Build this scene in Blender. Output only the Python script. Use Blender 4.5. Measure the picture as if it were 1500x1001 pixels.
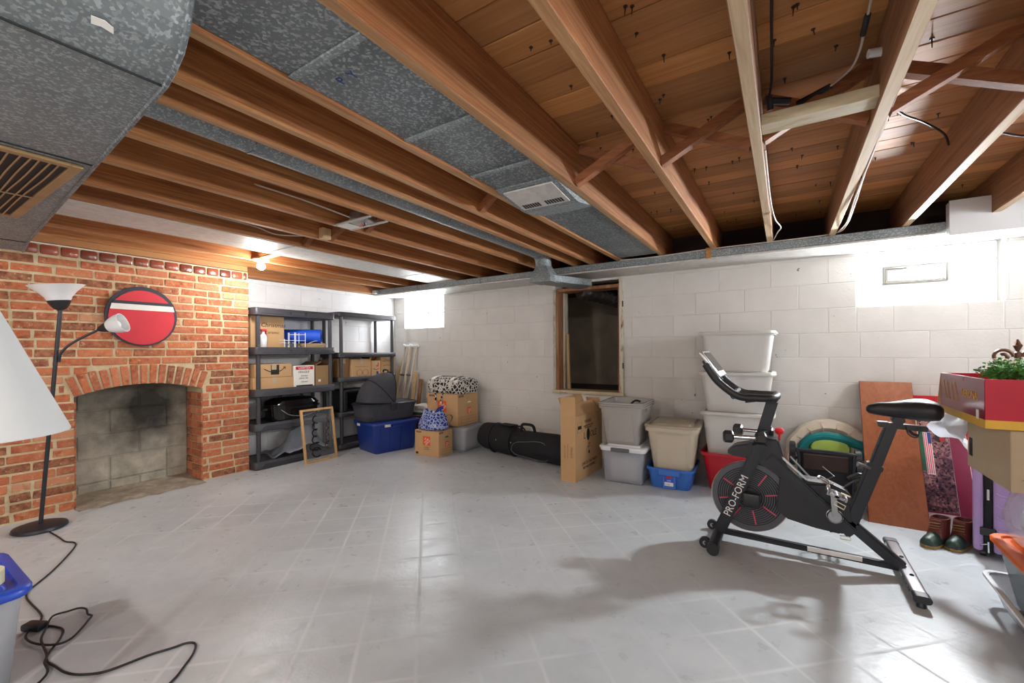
import bpy, bmesh, math, random
from mathutils import Vector, Matrix, Euler
random.seed(7)
R = math.radians
PI = math.pi
for o in list(bpy.data.objects):
    bpy.data.objects.remove(o)
SC = bpy.context.scene
COL = SC.collection

# ------------------------------------------------------------------ camera
cd = bpy.data.cameras.new('camera')
cd.sensor_width = 36.0
cd.lens = 36.0 * 629.0 / 1500.0
cd.shift_y = 13.8 / 1500.0
cd.clip_start = 0.02
cam = bpy.data.objects.new('camera', cd)
COL.objects.link(cam)
cam.location = (0, 0, 1.17)
cam.rotation_euler = (Matrix.Rotation(R(32.45), 3, 'Z') @ Matrix.Rotation(R(90), 3, 'X') @ Matrix.Rotation(R(-0.33), 3, 'Z')).to_euler()
SC.camera = cam

# ------------------------------------------------------------------ world, exposure
w = bpy.data.worlds.new('world'); SC.world = w; w.use_nodes = True
w.node_tree.nodes['Background'].inputs[0].default_value = (0.75, 0.85, 1.0, 1)
w.node_tree.nodes['Background'].inputs[1].default_value = 1.0
vs = SC.view_settings
vs.view_transform = 'Standard'; vs.look = 'None'; vs.gamma = 1.0; vs.use_curve_mapping = False
vs.exposure = 1.04
WIN_R = 0.40       # daylight strength of the glass block window in the rear wall, right end
WIN_L = 10.0       # glass block window in the far corner
WIN_ADDED = 13.0       # window added in the side wall, out of view, for side light
WIN_C = 1150.0      # one vent pane, boosted far past the rest to sharpen cast shadows
BULB = 13.0        # watts of the lit ceiling bulb
FILL_BULB = 29.0       # fill bulbs added behind the camera, unseen

# ------------------------------------------------------------------ material helpers
def lin(c):
    c = c / 255.0
    return c / 12.92 if c <= 0.04045 else ((c + 0.055) / 1.055) ** 2.4
def rgb(r, g, b):
    return (lin(r), lin(g), lin(b), 1.0)
MATS = {}
class NT:
    def __init__(s, name):
        s.m = bpy.data.materials.new(name); s.m.use_nodes = True
        s.t = s.m.node_tree; s.n = s.t.nodes; s.l = s.t.links
        s.b = s.n['Principled BSDF']; s.out = s.n['Material Output']
        MATS[name] = s.m
    def add(s, typ, **kw):
        n = s.n.new(typ)
        for k, v in kw.items():
            setattr(n, k, v)
        return n
    def link(s, a, b): s.l.new(a, b)
    def coord(s, scale=(1, 1, 1), rot=(0, 0, 0), which='Object', loc=(0, 0, 0)):
        tc = s.add('ShaderNodeTexCoord'); mp = s.add('ShaderNodeMapping')
        mp.inputs['Scale'].default_value = scale; mp.inputs['Rotation'].default_value = rot
        mp.inputs['Location'].default_value = loc
        s.link(tc.outputs[which], mp.inputs[0]); return mp.outputs[0]
    def rand_coord(s, scale, which='Object', amount=37.0):
        # the coordinate moved by a random amount per object, so that alike pieces differ
        tc = s.add('ShaderNodeTexCoord'); oi = s.add('ShaderNodeObjectInfo')
        mul = s.add('ShaderNodeMath', operation='MULTIPLY'); mul.inputs[1].default_value = amount
        s.link(oi.outputs['Random'], mul.inputs[0])
        ad = s.add('ShaderNodeVectorMath', operation='ADD')
        s.link(tc.outputs[which], ad.inputs[0]); s.link(mul.outputs[0], ad.inputs[1])
        mp = s.add('ShaderNodeMapping'); mp.inputs['Scale'].default_value = scale
        s.link(ad.outputs[0], mp.inputs[0]); return mp.outputs[0], oi.outputs['Random']
    def noise(s, vec, scale=5, detail=4, rough=0.55, dist=0.0):
        n = s.add('ShaderNodeTexNoise'); n.inputs['Scale'].default_value = scale
        n.inputs['Detail'].default_value = detail; n.inputs['Roughness'].default_value = rough
        n.inputs['Distortion'].default_value = dist
        s.link(vec, n.inputs['Vector']); return n.outputs[0]
    def ramp(s, fac, stops, interp='LINEAR'):
        r = s.add('ShaderNodeValToRGB'); r.color_ramp.interpolation = interp
        e = r.color_ramp.elements
        while len(e) < len(stops): e.new(0.5)
        for i, (p, c) in enumerate(stops):
            e[i].position = p; e[i].color = c if len(c) == 4 else (*c, 1)
        s.link(fac, r.inputs[0]); return r.outputs[0]
    def mix(s, fac, a, b, blend='MIX'):
        m = s.add('ShaderNodeMix', data_type='RGBA', blend_type=blend)
        for sock, v in ((m.inputs[0], fac), (m.inputs[6], a), (m.inputs[7], b)):
            if hasattr(v, 'links') or hasattr(v, 'is_linked'): s.link(v, sock)
            else: sock.default_value = v
        return m.outputs[2]
    def math(s, op, a, b=0.0):
        m = s.add('ShaderNodeMath', operation=op)
        for sock, v in ((m.inputs[0], a), (m.inputs[1], b)):
            if hasattr(v, 'is_linked'): s.link(v, sock)
            else: sock.default_value = v
        return m.outputs[0]
    def bump(s, h, strength=0.3, dist=0.01):
        b = s.add('ShaderNodeBump'); b.inputs['Strength'].default_value = strength
        b.inputs['Distance'].default_value = dist
        s.link(h, b.inputs['Height']); s.link(b.outputs[0], s.b.inputs['Normal'])
    def col(s, c):
        if hasattr(c, 'is_linked'): s.link(c, s.b.inputs['Base Color'])
        else: s.b.inputs['Base Color'].default_value = c
    def set(s, rough=None, metal=None, spec=None, alpha=None, trans=None):
        for k, v in (('Roughness', rough), ('Metallic', metal), ('Specular IOR Level', spec), ('Alpha', alpha), ('Transmission Weight', trans)):
            if v is None: continue
            if hasattr(v, 'is_linked'): s.link(v, s.b.inputs[k])
            else: s.b.inputs[k].default_value = v

def plain(name, c, rough=0.5, metal=0.0, var=0.12, scale=6, bump=0.0, bscale=None, alpha=None, spec=None):
    """a colour with slight mottling"""
    t = NT(name); v, rnd = t.rand_coord((1, 1, 1))
    n = t.noise(v, scale, 5)
    d = tuple(x * (1 - var) for x in c[:3]) + (1,)
    u = tuple(min(1, x * (1 + var)) for x in c[:3]) + (1,)
    t.col(t.ramp(n, [(0.3, d), (0.7, u)])); t.set(rough, metal, spec, alpha)
    if bump:
        t.bump(t.noise(v, bscale or scale * 8, 4), bump, 0.004)
    return t.m

def emit(name, c, s):
    t = NT(name)
    t.b.inputs['Base Color'].default_value = c
    t.b.inputs['Emission Color'].default_value = c
    t.b.inputs['Emission Strength'].default_value = s
    return t.m

# wood: grain stretched along one axis
def wood(name, stops, axis='Y', scale=9, stretch=0.06, rough=0.6, bump=0.25, randv=0.25, pale=None):
    t = NT(name); sc = [1, 1, 1]; sc['XYZ'.index(axis)] = stretch
    v, rnd = t.rand_coord(tuple(sc))
    n = t.noise(v, scale, 8, 0.62, 1.6)
    n2 = t.noise(v, scale * 7, 3, 0.6, 0.3)
    f = t.math('ADD', t.math('MULTIPLY', n, 0.75), t.math('MULTIPLY', n2, 0.25))
    colr = t.ramp(f, stops)
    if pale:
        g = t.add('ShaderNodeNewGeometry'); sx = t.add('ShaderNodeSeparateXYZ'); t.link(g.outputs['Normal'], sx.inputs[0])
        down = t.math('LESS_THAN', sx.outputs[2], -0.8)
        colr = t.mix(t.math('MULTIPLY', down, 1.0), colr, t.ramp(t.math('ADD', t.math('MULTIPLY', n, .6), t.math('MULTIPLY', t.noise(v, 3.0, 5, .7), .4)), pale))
    dk = t.ramp(rnd, [(0.0, (1 - randv,) * 3 + (1,)), (1.0, (1 + 0 * randv,) * 3 + (1,))])
    t.col(t.mix(1.0, colr, dk, 'MULTIPLY')); t.set(rough)
    t.bump(f, bump, 0.006); return t.m

def build_materials():
    # painted concrete floor with the ghost of removed tiles
    t = NT('floor_paint'); v = t.coord(which='Generated'); g = t.add('ShaderNodeNewGeometry').outputs['Position']
    n1 = t.noise(g, 1.1, 6, 0.6); n2 = t.noise(g, 9, 6, 0.65); n3 = t.noise(g, 60, 3)
    mp0 = t.add('ShaderNodeMapping'); mp0.inputs['Scale'].default_value = (1.0, 7.0, 1.0); mp0.inputs['Rotation'].default_value = (0, 0, R(25)); t.link(g, mp0.inputs[0])
    base = t.ramp(n1, [(0.32, rgb(180, 188, 193)), (0.5, rgb(193, 200, 204)), (0.68, rgb(202, 208, 212))])
    wear = t.ramp(n2, [(0.56, (0, 0, 0, 1)), (0.75, (1, 1, 1, 1))])
    base = t.mix(t.math('MULTIPLY', wear, 0.20), base, rgb(158, 154, 144))
    blot = t.ramp(t.noise(g, 2.6, 7, 0.7, 0.4), [(0.45, (0, 0, 0, 1)), (0.75, (1, 1, 1, 1))])
    base = t.mix(t.math('MULTIPLY', blot, 0.30), base, rgb(150, 156, 162))
    scr = t.noise(mp0.outputs[0], 16, 6, 0.75, 1.5)
    base = t.mix(t.math('MULTIPLY', t.ramp(scr, [(0.70, (0, 0, 0, 1)), (0.76, (1, 1, 1, 1))]), 0.14), base, rgb(110, 112, 114))
    br = t.add('ShaderNodeTexBrick'); br.offset = 0.0; br.squash = 1.0
    for k, val in (('Scale', 1.0), ('Mortar Size', 0.013), ('Mortar Smooth', 1.0), ('Brick Width', 0.2286), ('Row Height', 0.2286)):
        br.inputs[k].default_value = val
    mp = t.add('ShaderNodeMapping'); mp.inputs['Rotation'].default_value = (0, 0, R(-43.5)); mp.inputs['Location'].default_value = (0.05, 0.02, 0)
    t.link(g, mp.inputs[0]); t.link(mp.outputs[0], br.inputs['Vector'])
    patch = t.ramp(t.noise(g, 0.9, 4), [(0.42, (0, 0, 0, 1)), (0.62, (1, 1, 1, 1))])
    lines = t.math('MULTIPLY', br.outputs['Fac'], t.math('MULTIPLY', patch, 0.62))
    base = t.mix(lines, base, rgb(224, 226, 228))
    sp = t.ramp(n3, [(0.70, (0, 0, 0, 1)), (0.78, (1, 1, 1, 1))])
    spot = t.math('MULTIPLY', sp, t.ramp(t.noise(g, 3.0, 4), [(0.5, (0, 0, 0, 1)), (0.7, (1, 1, 1, 1))]))
    base = t.mix(t.math('MULTIPLY', spot, 0.55), base, rgb(70, 66, 60))
    t.col(base)
    t.set(rough=t.math('ADD', t.ramp(n2, [(0.3, (0.24,) * 3 + (1,)), (0.7, (0.42,) * 3 + (1,))]), t.math('MULTIPLY', br.outputs['Fac'], 0.25)), spec=0.30)
    hh = t.math('ADD', t.math('MULTIPLY', t.noise(g, 22, 5, 0.6), 0.7), t.math('MULTIPLY', br.outputs['Fac'], 0.10))
    t.bump(hh, 0.25, 0.008)
    # painted blocks
    for nm, a, b in (('block_paint', (209, 207, 203), (218, 216, 212)), ('block_paint_white', (226, 227, 230), (240, 240, 242))):
        t = NT(nm); v, rnd = t.rand_coord((1, 1, 1)); n = t.noise(v, 5, 6); nb_ = t.noise(v, 70, 4, 0.7)
        c = t.ramp(n, [(0.3, rgb(*a)), (0.7, rgb(*b))])
        holes = t.ramp(t.noise(v, 19, 2), [(0.755, (0, 0, 0, 1)), (0.77, (1, 1, 1, 1))])
        c = t.mix(t.math('MULTIPLY', holes, 0.75), c, rgb(70, 66, 62))
        t.col(c); t.set(0.75, spec=0.25); t.bump(t.math('ADD', nb_, t.math('MULTIPLY', n, 1.2)), 0.35, 0.006)
    t = NT('mortar_paint'); v = t.coord(); t.col(t.ramp(t.noise(v, 6, 5), [(0.3, rgb(205, 203, 199)), (0.7, rgb(215, 213, 209))])); t.set(0.85); t.bump(t.noise(v, 60, 4), 0.3, 0.004)
    t = NT('mortar_paint_white'); v = t.coord(); t.col(t.ramp(t.noise(v, 6, 5), [(0.3, rgb(216, 217, 219)), (0.7, rgb(232, 232, 234))])); t.set(0.85)
    # brick
    t = NT('brick'); v, rnd = t.rand_coord((1, 1, 1))
    c = t.ramp(rnd, [(0.0, rgb(112, 64, 52)), (0.12, rgb(122, 68, 56)), (0.3, rgb(178, 94, 66)), (0.5, rgb(192, 100, 66)), (0.62, rgb(158, 84, 64)), (0.78, rgb(204, 120, 82)), (0.9, rgb(188, 108, 82)), (1.0, rgb(210, 158, 124))])
    n = t.noise(v, 26, 6, 0.65)
    c = t.mix(t.ramp(n, [(0.35, (0, 0, 0, 1)), (0.65, (0.6, 0.6, 0.6, 1))]), c, rgb(205, 146, 104))
    c = t.mix(t.ramp(t.noise(v, 14, 4), [(0.58, (0, 0, 0, 1)), (0.7, (0.6, 0.6, 0.6, 1))]), c, rgb(92, 48, 40))
    lim = t.ramp(t.noise(v, 40, 5, 0.7), [(0.57, (0, 0, 0, 1)), (0.70, (0.7, 0.7, 0.7, 1))])
    c = t.mix(lim, c, rgb(218, 194, 160)); t.col(c); t.set(0.85, spec=0.2)
    t.bump(t.noise(v, 55, 5, 0.7), 0.7, 0.008)
    t = NT('brick_glazed'); v, rnd = t.rand_coord((1, 1, 1))
    t.col(t.ramp(t.math('ADD', t.math('MULTIPLY', rnd, .6), t.math('MULTIPLY', t.noise(v, 18, 4), .4)), [(0.25, rgb(96, 52, 42)), (0.7, rgb(160, 84, 62))])); t.set(0.22); t.bump(t.noise(v, 40, 4), 0.3, 0.005)
    t = NT('mortar'); v = t.coord(); n = t.noise(v, 12, 6, 0.65)
    t.col(t.ramp(n, [(0.3, rgb(192, 172, 134)), (0.7, rgb(226, 210, 176))])); t.set(0.95, spec=0.1); t.bump(t.noise(v, 90, 5, 0.7), 0.8, 0.008)
    # firebox blocks with soot
    t = NT('soot_block'); g = t.add('ShaderNodeNewGeometry').outputs['Position']; n = t.noise(g, 7, 6, 0.6)
    c = t.ramp(n, [(0.3, rgb(150, 146, 132)), (0.7, rgb(206, 202, 186))])
    dv = t.add('ShaderNodeVectorMath', operation='DISTANCE')
    mp = t.add('ShaderNodeMapping'); mp.inputs['Scale'].default_value = (0, 1.15, 1.0); t.link(g, mp.inputs[0])
    t.link(mp.outputs[0], dv.inputs[0]); dv.inputs[1].default_value = (0, 1.50 * 1.15, 0.68)
    d = t.math('ADD', dv.outputs['Value'], t.math('MULTIPLY', t.math('SUBTRACT', t.noise(g, 9, 5), 0.5), 0.22))
    soot = t.ramp(d, [(0.13, (1, 1, 1, 1)), (0.28, (0.55, 0.55, 0.55, 1)), (0.46, (0, 0, 0, 1))])
    sz = t.add('ShaderNodeSeparateXYZ'); t.link(g, sz.inputs[0])
    hi = t.ramp(t.math('ADD', sz.outputs[2], t.math('MULTIPLY', t.math('SUBTRACT', t.noise(g, 6, 5), 0.5), 0.35)), [(0.50, (0, 0, 0, 1)), (0.95, (0.85, 0.85, 0.85, 1))])
    soot = t.math('MAXIMUM', soot, hi)
    c = t.mix(t.math('MULTIPLY', soot, 0.95), c, rgb(34, 32, 30)); t.col(c); t.set(0.9); t.bump(t.noise(g, 50, 5, 0.7), 0.6, 0.008)
    t = NT('hearth_dirt'); g = t.coord(); n = t.noise(g, 8, 7, 0.7)
    t.col(t.ramp(n, [(0.3, rgb(120, 112, 98)), (0.55, rgb(166, 156, 138)), (0.75, rgb(206, 200, 186))])); t.set(0.95); t.bump(n, 0.9, 0.02)
    # wood
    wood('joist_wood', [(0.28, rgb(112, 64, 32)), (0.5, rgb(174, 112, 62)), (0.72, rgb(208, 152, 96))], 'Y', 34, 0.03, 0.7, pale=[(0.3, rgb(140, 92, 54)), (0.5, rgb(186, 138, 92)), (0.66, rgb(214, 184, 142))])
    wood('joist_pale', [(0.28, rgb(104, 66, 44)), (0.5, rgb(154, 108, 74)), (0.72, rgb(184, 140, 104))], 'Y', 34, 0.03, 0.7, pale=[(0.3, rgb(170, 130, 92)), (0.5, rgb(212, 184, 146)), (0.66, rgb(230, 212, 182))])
    wood('joist_yellow', [(0.25, rgb(160, 104, 52)), (0.5, rgb(196, 136, 76)), (0.75, rgb(214, 160, 98))], 'Y', 10, 0.05, 0.6)
    wood('plank_wood', [(0.2, rgb(134, 80, 38)), (0.45, rgb(194, 130, 70)), (0.75, rgb(218, 160, 100))], 'X', 20, 0.05, 0.65, 0.2, 0.42)
    wood('bridge_wood', [(0.25, rgb(104, 58, 36)), (0.5, rgb(160, 98, 58)), (0.75, rgb(190, 128, 84))], 'X', 30, 0.12, 0.65)
    wood('pale_wood', [(0.25, rgb(182, 146, 98)), (0.5, rgb(212, 180, 132)), (0.75, rgb(228, 202, 160))], 'Z', 12, 0.08, 0.55, 0.1)
    wood('frame_oak', [(0.25, rgb(190, 146, 90)), (0.5, rgb(214, 172, 114)), (0.75, rgb(226, 190, 136))], 'Z', 14, 0.1, 0.45, 0.1)
    wood('jamb_wood', [(0.3, rgb(128, 74, 44)), (0.55, rgb(160, 112, 78)), (0.8, rgb(196, 176, 150))], 'Z', 12, 0.12, 0.7)
    wood('jamb_white', [(0.36, rgb(130, 92, 60)), (0.44, rgb(206, 198, 180)), (0.8, rgb(226, 220, 206))], 'Z', 14, 0.2, 0.7)
    wood('sill_wood', [(0.3, rgb(160, 134, 96)), (0.5, rgb(206, 190, 156)), (0.8, rgb(222, 212, 186))], 'X', 14, 0.2, 0.7)
    wood('panel_wood', [(0.2, rgb(112, 60, 34)), (0.5, rgb(146, 84, 52)), (0.8, rgb(164, 100, 66))], 'Z', 22, 0.08, 0.38, 0.05, 0.0)
    plain('nail_iron', rgb(44, 32, 28), 0.6)
    # metal
    for nm, a, b, sc, me in (('galvanised', (120, 128, 131), (166, 174, 177), 150, 0.3), ('galvanised_dark', (98, 106, 110), (156, 164, 167), 130, 0.3), ('galvanised_pale', (190, 188, 182), (214, 212, 207), 30, 0.1)):
        t = NT(nm); v, rnd = t.rand_coord((1, 1, 1))
        vo = t.add('ShaderNodeTexVoronoi'); vo.inputs['Scale'].default_value = sc; t.link(v, vo.inputs['Vector'])
        fleck = t.ramp(vo.outputs['Color'], [(0.55, (0, 0, 0, 1)), (0.8, (1, 1, 1, 1))]) if sc > 50 else vo.outputs['Color']
        sp = t.math('ADD', t.math('MULTIPLY', fleck, 0.5), t.math('MULTIPLY', t.noise(v, 3, 4), 0.5))
        t.col(t.ramp(sp, [(0.2, rgb(*a)), (0.75, rgb(*b))])); t.set(0.5, me)
    plain('dark_seam', rgb(40, 42, 44), 0.7)
    plain('steel', rgb(170, 172, 175), 0.3, 0.9, 0.05)
    plain('chrome', rgb(210, 212, 215), 0.15, 1.0, 0.03)
    plain('old_brass', rgb(170, 140, 100), 0.5, 0.4)
    plain('grille_dark', rgb(38, 36, 36), 0.7)
    plain('bronze', rgb(84, 58, 40), 0.4, 0.6)
    # plastics, cloth, paper
    plain('shelf_plastic', rgb(58, 58, 64), 0.45, 0, 0.06)
    plain('navy_plastic', rgb(30, 58, 140), 0.35, 0, 0.06)
    plain('blue_plastic', rgb(58, 112, 196), 0.4, 0, 0.06)
    plain('blue_lid', rgb(40, 78, 190), 0.35, 0, 0.05)
    plain('royal_blue', rgb(24, 84, 214), 0.6, 0, 0.08)
    plain('grey_tote', rgb(164, 160, 155), 0.42, 0, 0.03)
    plain('light_grey_tote', rgb(205, 204, 200), 0.42, 0, 0.03)
    plain('beige_tote', rgb(196, 184, 162), 0.4, 0, 0.03)
    plain('taupe_lid', rgb(160, 148, 128), 0.35, 0, 0.05)
    plain('red_plastic', rgb(190, 22, 40), 0.35, 0, 0.05)
    plain('white_plastic', rgb(226, 228, 232), 0.4, 0, 0.03)
    plain('orange_plastic', rgb(232, 112, 34), 0.35, 0, 0.06)
    plain('dark_tote', rgb(84, 96, 100), 0.4, 0, 0.05)
    plain('black_plastic', rgb(36, 38, 43), 0.4, 0, 0.08)
    plain('black_metal', rgb(42, 45, 52), 0.38, 0.2, 0.06)
    plain('black_gloss', rgb(14, 14, 16), 0.15, 0, 0.05)
    plain('charcoal_cloth', rgb(60, 62, 70), 0.9, 0, 0.1, 40, 0.2, 400)
    plain('black_cloth', rgb(24, 24, 30), 0.85, 0, 0.15, 30, 0.25, 300)
    plain('grey_piping', rgb(96, 96, 100), 0.7)
    plain('saddle_vinyl', rgb(26, 27, 31), 0.45, 0, 0.1, 20, 0.2, 250)
    plain('white_fabric', rgb(225, 226, 226), 0.9, 0, 0.03)
    plain('cream_plastic', rgb(214, 202, 184), 0.55, 0, 0.05)
    plain('teal_cloth', rgb(18, 124, 128), 0.85, 0, 0.1)
    plain('lime_cloth', rgb(172, 202, 96), 0.85, 0, 0.06)
    plain('cardboard', rgb(196, 158, 114), 0.8, 0, 0.06, 5, 0.1, 60)
    plain('cardboard_dark', rgb(150, 118, 82), 0.85, 0, 0.08)
    plain('cardboard_tan', rgb(184, 166, 138), 0.8, 0, 0.05)
    plain('orange_ink', rgb(226, 92, 34), 0.7, 0, 0.05)
    plain('black_ink', rgb(34, 30, 28), 0.7, 0, 0.05)
    plain('brown_ink', rgb(104, 76, 50), 0.7)
    plain('green_ink', rgb(36, 96, 66), 0.7)
    plain('red_ink', rgb(196, 30, 40), 0.6)
    plain('gold_ink', rgb(214, 170, 60), 0.5)
    plain('white_ink', rgb(238, 238, 238), 0.6, 0, 0.02)
    plain('blue_ink', rgb(30, 60, 130), 0.6)
    plain('pink_ink', rgb(222, 84, 110), 0.6)
    plain('paper', rgb(232, 230, 224), 0.8, 0, 0.03)
    plain('red_paint', rgb(206, 44, 58), 0.55, 0, 0.06)
    plain('black_paint', rgb(46, 48, 60), 0.6)
    plain('white_paint', rgb(232, 231, 226), 0.5, 0, 0.03)
    plain('panel_white', rgb(206, 208, 210), 0.55, 0, 0.03)
    plain('crimson_print', rgb(188, 20, 52), 0.35, 0, 0.06)
    plain('maroon_print', rgb(128, 40, 62), 0.25, 0, 0.12)
    plain('lavender_plastic', rgb(178, 150, 204), 0.35, 0, 0.04)
    plain('boot_brown', rgb(98, 40, 34), 0.4, 0, 0.15)
    plain('boot_green', rgb(36, 60, 50), 0.45)
    plain('boot_sole', rgb(150, 118, 66), 0.7)
    plain('aluminium_wood', rgb(206, 190, 170), 0.45, 0.1)
    plain('wire_black', rgb(22, 22, 24), 0.5)
    plain('wire_white', rgb(206, 196, 182), 0.6)
    plain('tape', rgb(220, 214, 180), 0.5)
    plain('yellow_card', rgb(222, 206, 40), 0.6)
    plain('shade_cloth', rgb(226, 230, 230), 0.7, 0, 0.02)
    plain('shade_glass', rgb(236, 238, 240), 0.35, 0, 0.02)
    plain('red_vinyl', rgb(206, 30, 36), 0.35)
    plain('dark_earth', rgb(120, 106, 92), 0.95, 0, 0.25, 4, 0.5, 20)
    plain('crawl_wall', rgb(190, 176, 158), 0.95, 0, 0.2, 4, 0.4, 20)
    plain('dark_board', rgb(52, 36, 34), 0.8)
    plain('rug_grey', rgb(190, 197, 210), 0.45)
    plain('flywheel_grey', rgb(92, 94, 100), 0.35, 0.5, 0.05)
    plain('mesh_brown', rgb(52, 38, 34), 0.9)
    plain('frame_grey', rgb(112, 110, 104), 0.5)
    # clear plastics
    for nm, c, al, ro in (('clear_plastic', (206, 212, 220), 0.42, 0.3), ('clear_frost', (206, 210, 222), 0.34, 0.35), ('clear_film', (222, 226, 230), 0.34, 0.12), ('picture_glass', (210, 214, 220), 0.06, 0.03)):
        t = NT(nm); v = t.coord(); t.col(rgb(*c)); t.set(ro, alpha=al, spec=0.6)
    t = NT('flex_foil'); v = t.coord(); t.col(rgb(96, 92, 90)); t.set(0.25, 0.8); t.bump(t.noise(v, 30, 4), 0.8, 0.02)
    # floral prints
    def floral(nm, base, petal, mid, sc):
        t = NT(nm); v, rnd = t.rand_coord((1, 1, 1))
        wv = t.add('ShaderNodeVectorMath', operation='ADD')
        nz = t.add('ShaderNodeTexNoise'); nz.inputs['Scale'].default_value = sc * 0.6; t.link(v, nz.inputs['Vector'])
        scl = t.add('ShaderNodeVectorMath', operation='SCALE'); t.link(nz.outputs['Color'], scl.inputs[0]); scl.inputs['Scale'].default_value = 0.05
        t.link(v, wv.inputs[0]); t.link(scl.outputs[0], wv.inputs[1])
        a = t.add('ShaderNodeTexVoronoi'); a.inputs['Scale'].default_value = sc; t.link(wv.outputs[0], a.inputs['Vector'])
        b = t.add('ShaderNodeTexVoronoi', feature='DISTANCE_TO_EDGE'); b.inputs['Scale'].default_value = sc * 2.3; t.link(wv.outputs[0], b.inputs['Vector'])
        flower = t.ramp(a.outputs['Distance'], [(0.07, (0, 0, 0, 1)), (0.10, (1, 1, 1, 1)), (0.24, (1, 1, 1, 1)), (0.27, (0, 0, 0, 1))], 'LINEAR')
        scroll = t.ramp(b.outputs['Distance'], [(0.10, (1, 1, 1, 1)), (0.13, (0, 0, 0, 1))])
        c = t.mix(flower, base, petal); c = t.mix(t.math('MULTIPLY', scroll, 0.9), c, mid)
        t.col(c); t.set(0.85)
    floral('floral_black', rgb(28, 28, 36), rgb(226, 222, 214), rgb(214, 210, 202), 10)
    floral('floral_blue', rgb(34, 56, 140), rgb(196, 204, 230), rgb(170, 182, 218), 13)
    # foliage
    t = NT('foliage'); v, rnd = t.rand_coord((1, 1, 1)); t.col(t.ramp(t.noise(v, 40, 3), [(0.3, rgb(24, 84, 34)), (0.7, rgb(96, 168, 70))])); t.set(0.6)
    # printed stadium picture
    t = NT('stadium_print'); v = t.coord(which='Object'); vo = t.add('ShaderNodeTexVoronoi'); vo.inputs['Scale'].default_value = 95; t.link(v, vo.inputs['Vector'])
    c = t.ramp(vo.outputs['Color'], [(0.15, rgb(44, 30, 42)), (0.4, rgb(128, 84, 88)), (0.65, rgb(190, 142, 130)), (0.9, rgb(84, 70, 92))])
    c = t.mix(t.ramp(t.noise(v, 6, 2), [(0.46, (0, 0, 0, 1)), (0.54, (1, 1, 1, 1))]), c, rgb(38, 28, 44), 'MIX') if False else c
    dk = t.ramp(t.noise(v, 7, 3), [(0.42, (0.3, 0.26, 0.32, 1)), (0.58, (1, 1, 1, 1))])
    t.col(t.mix(1.0, c, dk, 'MULTIPLY')); t.set(0.25)
    # glass block of the windows: gives off daylight; the side glass is added, one vent pane boosted
    for nm, s in (('daylight_glass', WIN_R), ('daylight_glass_far', WIN_L), ('added_side_glass', WIN_ADDED), ('boosted_pane', WIN_C)):
        t = NT(nm); t.col((0.55, 0.58, 0.6, 1)); t.set(0.3)
        t.b.inputs['Emission Color'].default_value = (0.93, 0.965, 1.0, 1); t.b.inputs['Emission Strength'].default_value = s
    emit('bulb_glow', (1.0, 0.93, 0.8, 1), 40.0)
build_materials()
def mt(n): return MATS[n]

# ------------------------------------------------------------------ mesh helpers
def nb(): return bmesh.new()
def box(bm, x0, x1, y0, y1, z0, z1, bev=0.0, seg=1):
    vs_ = [bm.verts.new((x, y, z)) for z in (z0, z1) for y in (y0, y1) for x in (x0, x1)]
    fs = [(0, 2, 3, 1), (4, 5, 7, 6), (0, 1, 5, 4), (2, 6, 7, 3), (0, 4, 6, 2), (1, 3, 7, 5)]
    faces = [bm.faces.new([vs_[i] for i in f]) for f in fs]
    if bev > 0:
        ed = list({e for f in faces for e in f.edges})
        bmesh.ops.bevel(bm, geom=ed, offset=bev, segments=seg, affect='EDGES', profile=0.5)
    return bm
def prism(bm, pts, axis, a0, a1, bev=0.0):
    """polygon pts (u, v) extruded along axis; u, v are the other two axes in xyz order"""
    def P(u, v, a):
        return {'x': (a, u, v), 'y': (u, a, v), 'z': (u, v, a)}[axis]
    A = [bm.verts.new(P(u, v, a0)) for u, v in pts]; B = [bm.verts.new(P(u, v, a1)) for u, v in pts]
    n = len(pts); fs = [bm.faces.new(A[::-1]), bm.faces.new(B)]
    for i in range(n):
        fs.append(bm.faces.new((A[i], A[(i + 1) % n], B[(i + 1) % n], B[i])))
    bmesh.ops.recalc_face_normals(bm, faces=fs)
    if bev:
        bmesh.ops.bevel(bm, geom=list({e for f in fs for e in f.edges}), offset=bev, segments=1, affect='EDGES')
    return bm
def ringloft(bm, rings, cap0=True, cap1=True, close=True):
    V = [[bm.verts.new(p) for p in r] for r in rings]; n = len(rings[0]); fs = []
    for a, b in zip(V, V[1:]):
        for i in range(n if close else n - 1):
            j = (i + 1) % n
            fs.append(bm.faces.new((a[i], a[j], b[j], b[i])))
    if cap0: fs.append(bm.faces.new(V[0][::-1]))
    if cap1: fs.append(bm.faces.new(V[-1]))
    bmesh.ops.recalc_face_normals(bm, faces=fs)
    return bm
def tube(bm, pts, r, seg=8, closed=False, cap=True):
    P = [Vector(p) for p in pts]; n = len(P); rings = []
    rr = r if isinstance(r, (list, tuple)) else [r] * n
    prev = None
    for i, p in enumerate(P):
        if closed: d = P[(i + 1) % n] - P[i - 1]
        else: d = P[min(i + 1, n - 1)] - P[max(i - 1, 0)]
        d.normalize()
        if prev is None:
            up = Vector((0, 0, 1)) if abs(d.z) < 0.9 else Vector((1, 0, 0))
            u = d.cross(up).normalized()
        else:
            u = (prev - d * prev.dot(d)).normalized()
        prev = u; v = d.cross(u)
        rings.append([p + (u * math.cos(2 * PI * k / seg) + v * math.sin(2 * PI * k / seg)) * rr[i] for k in range(seg)])
    if closed: rings.append(rings[0])
    ringloft(bm, rings, cap and not closed, cap and not closed)
    return bm
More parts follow.
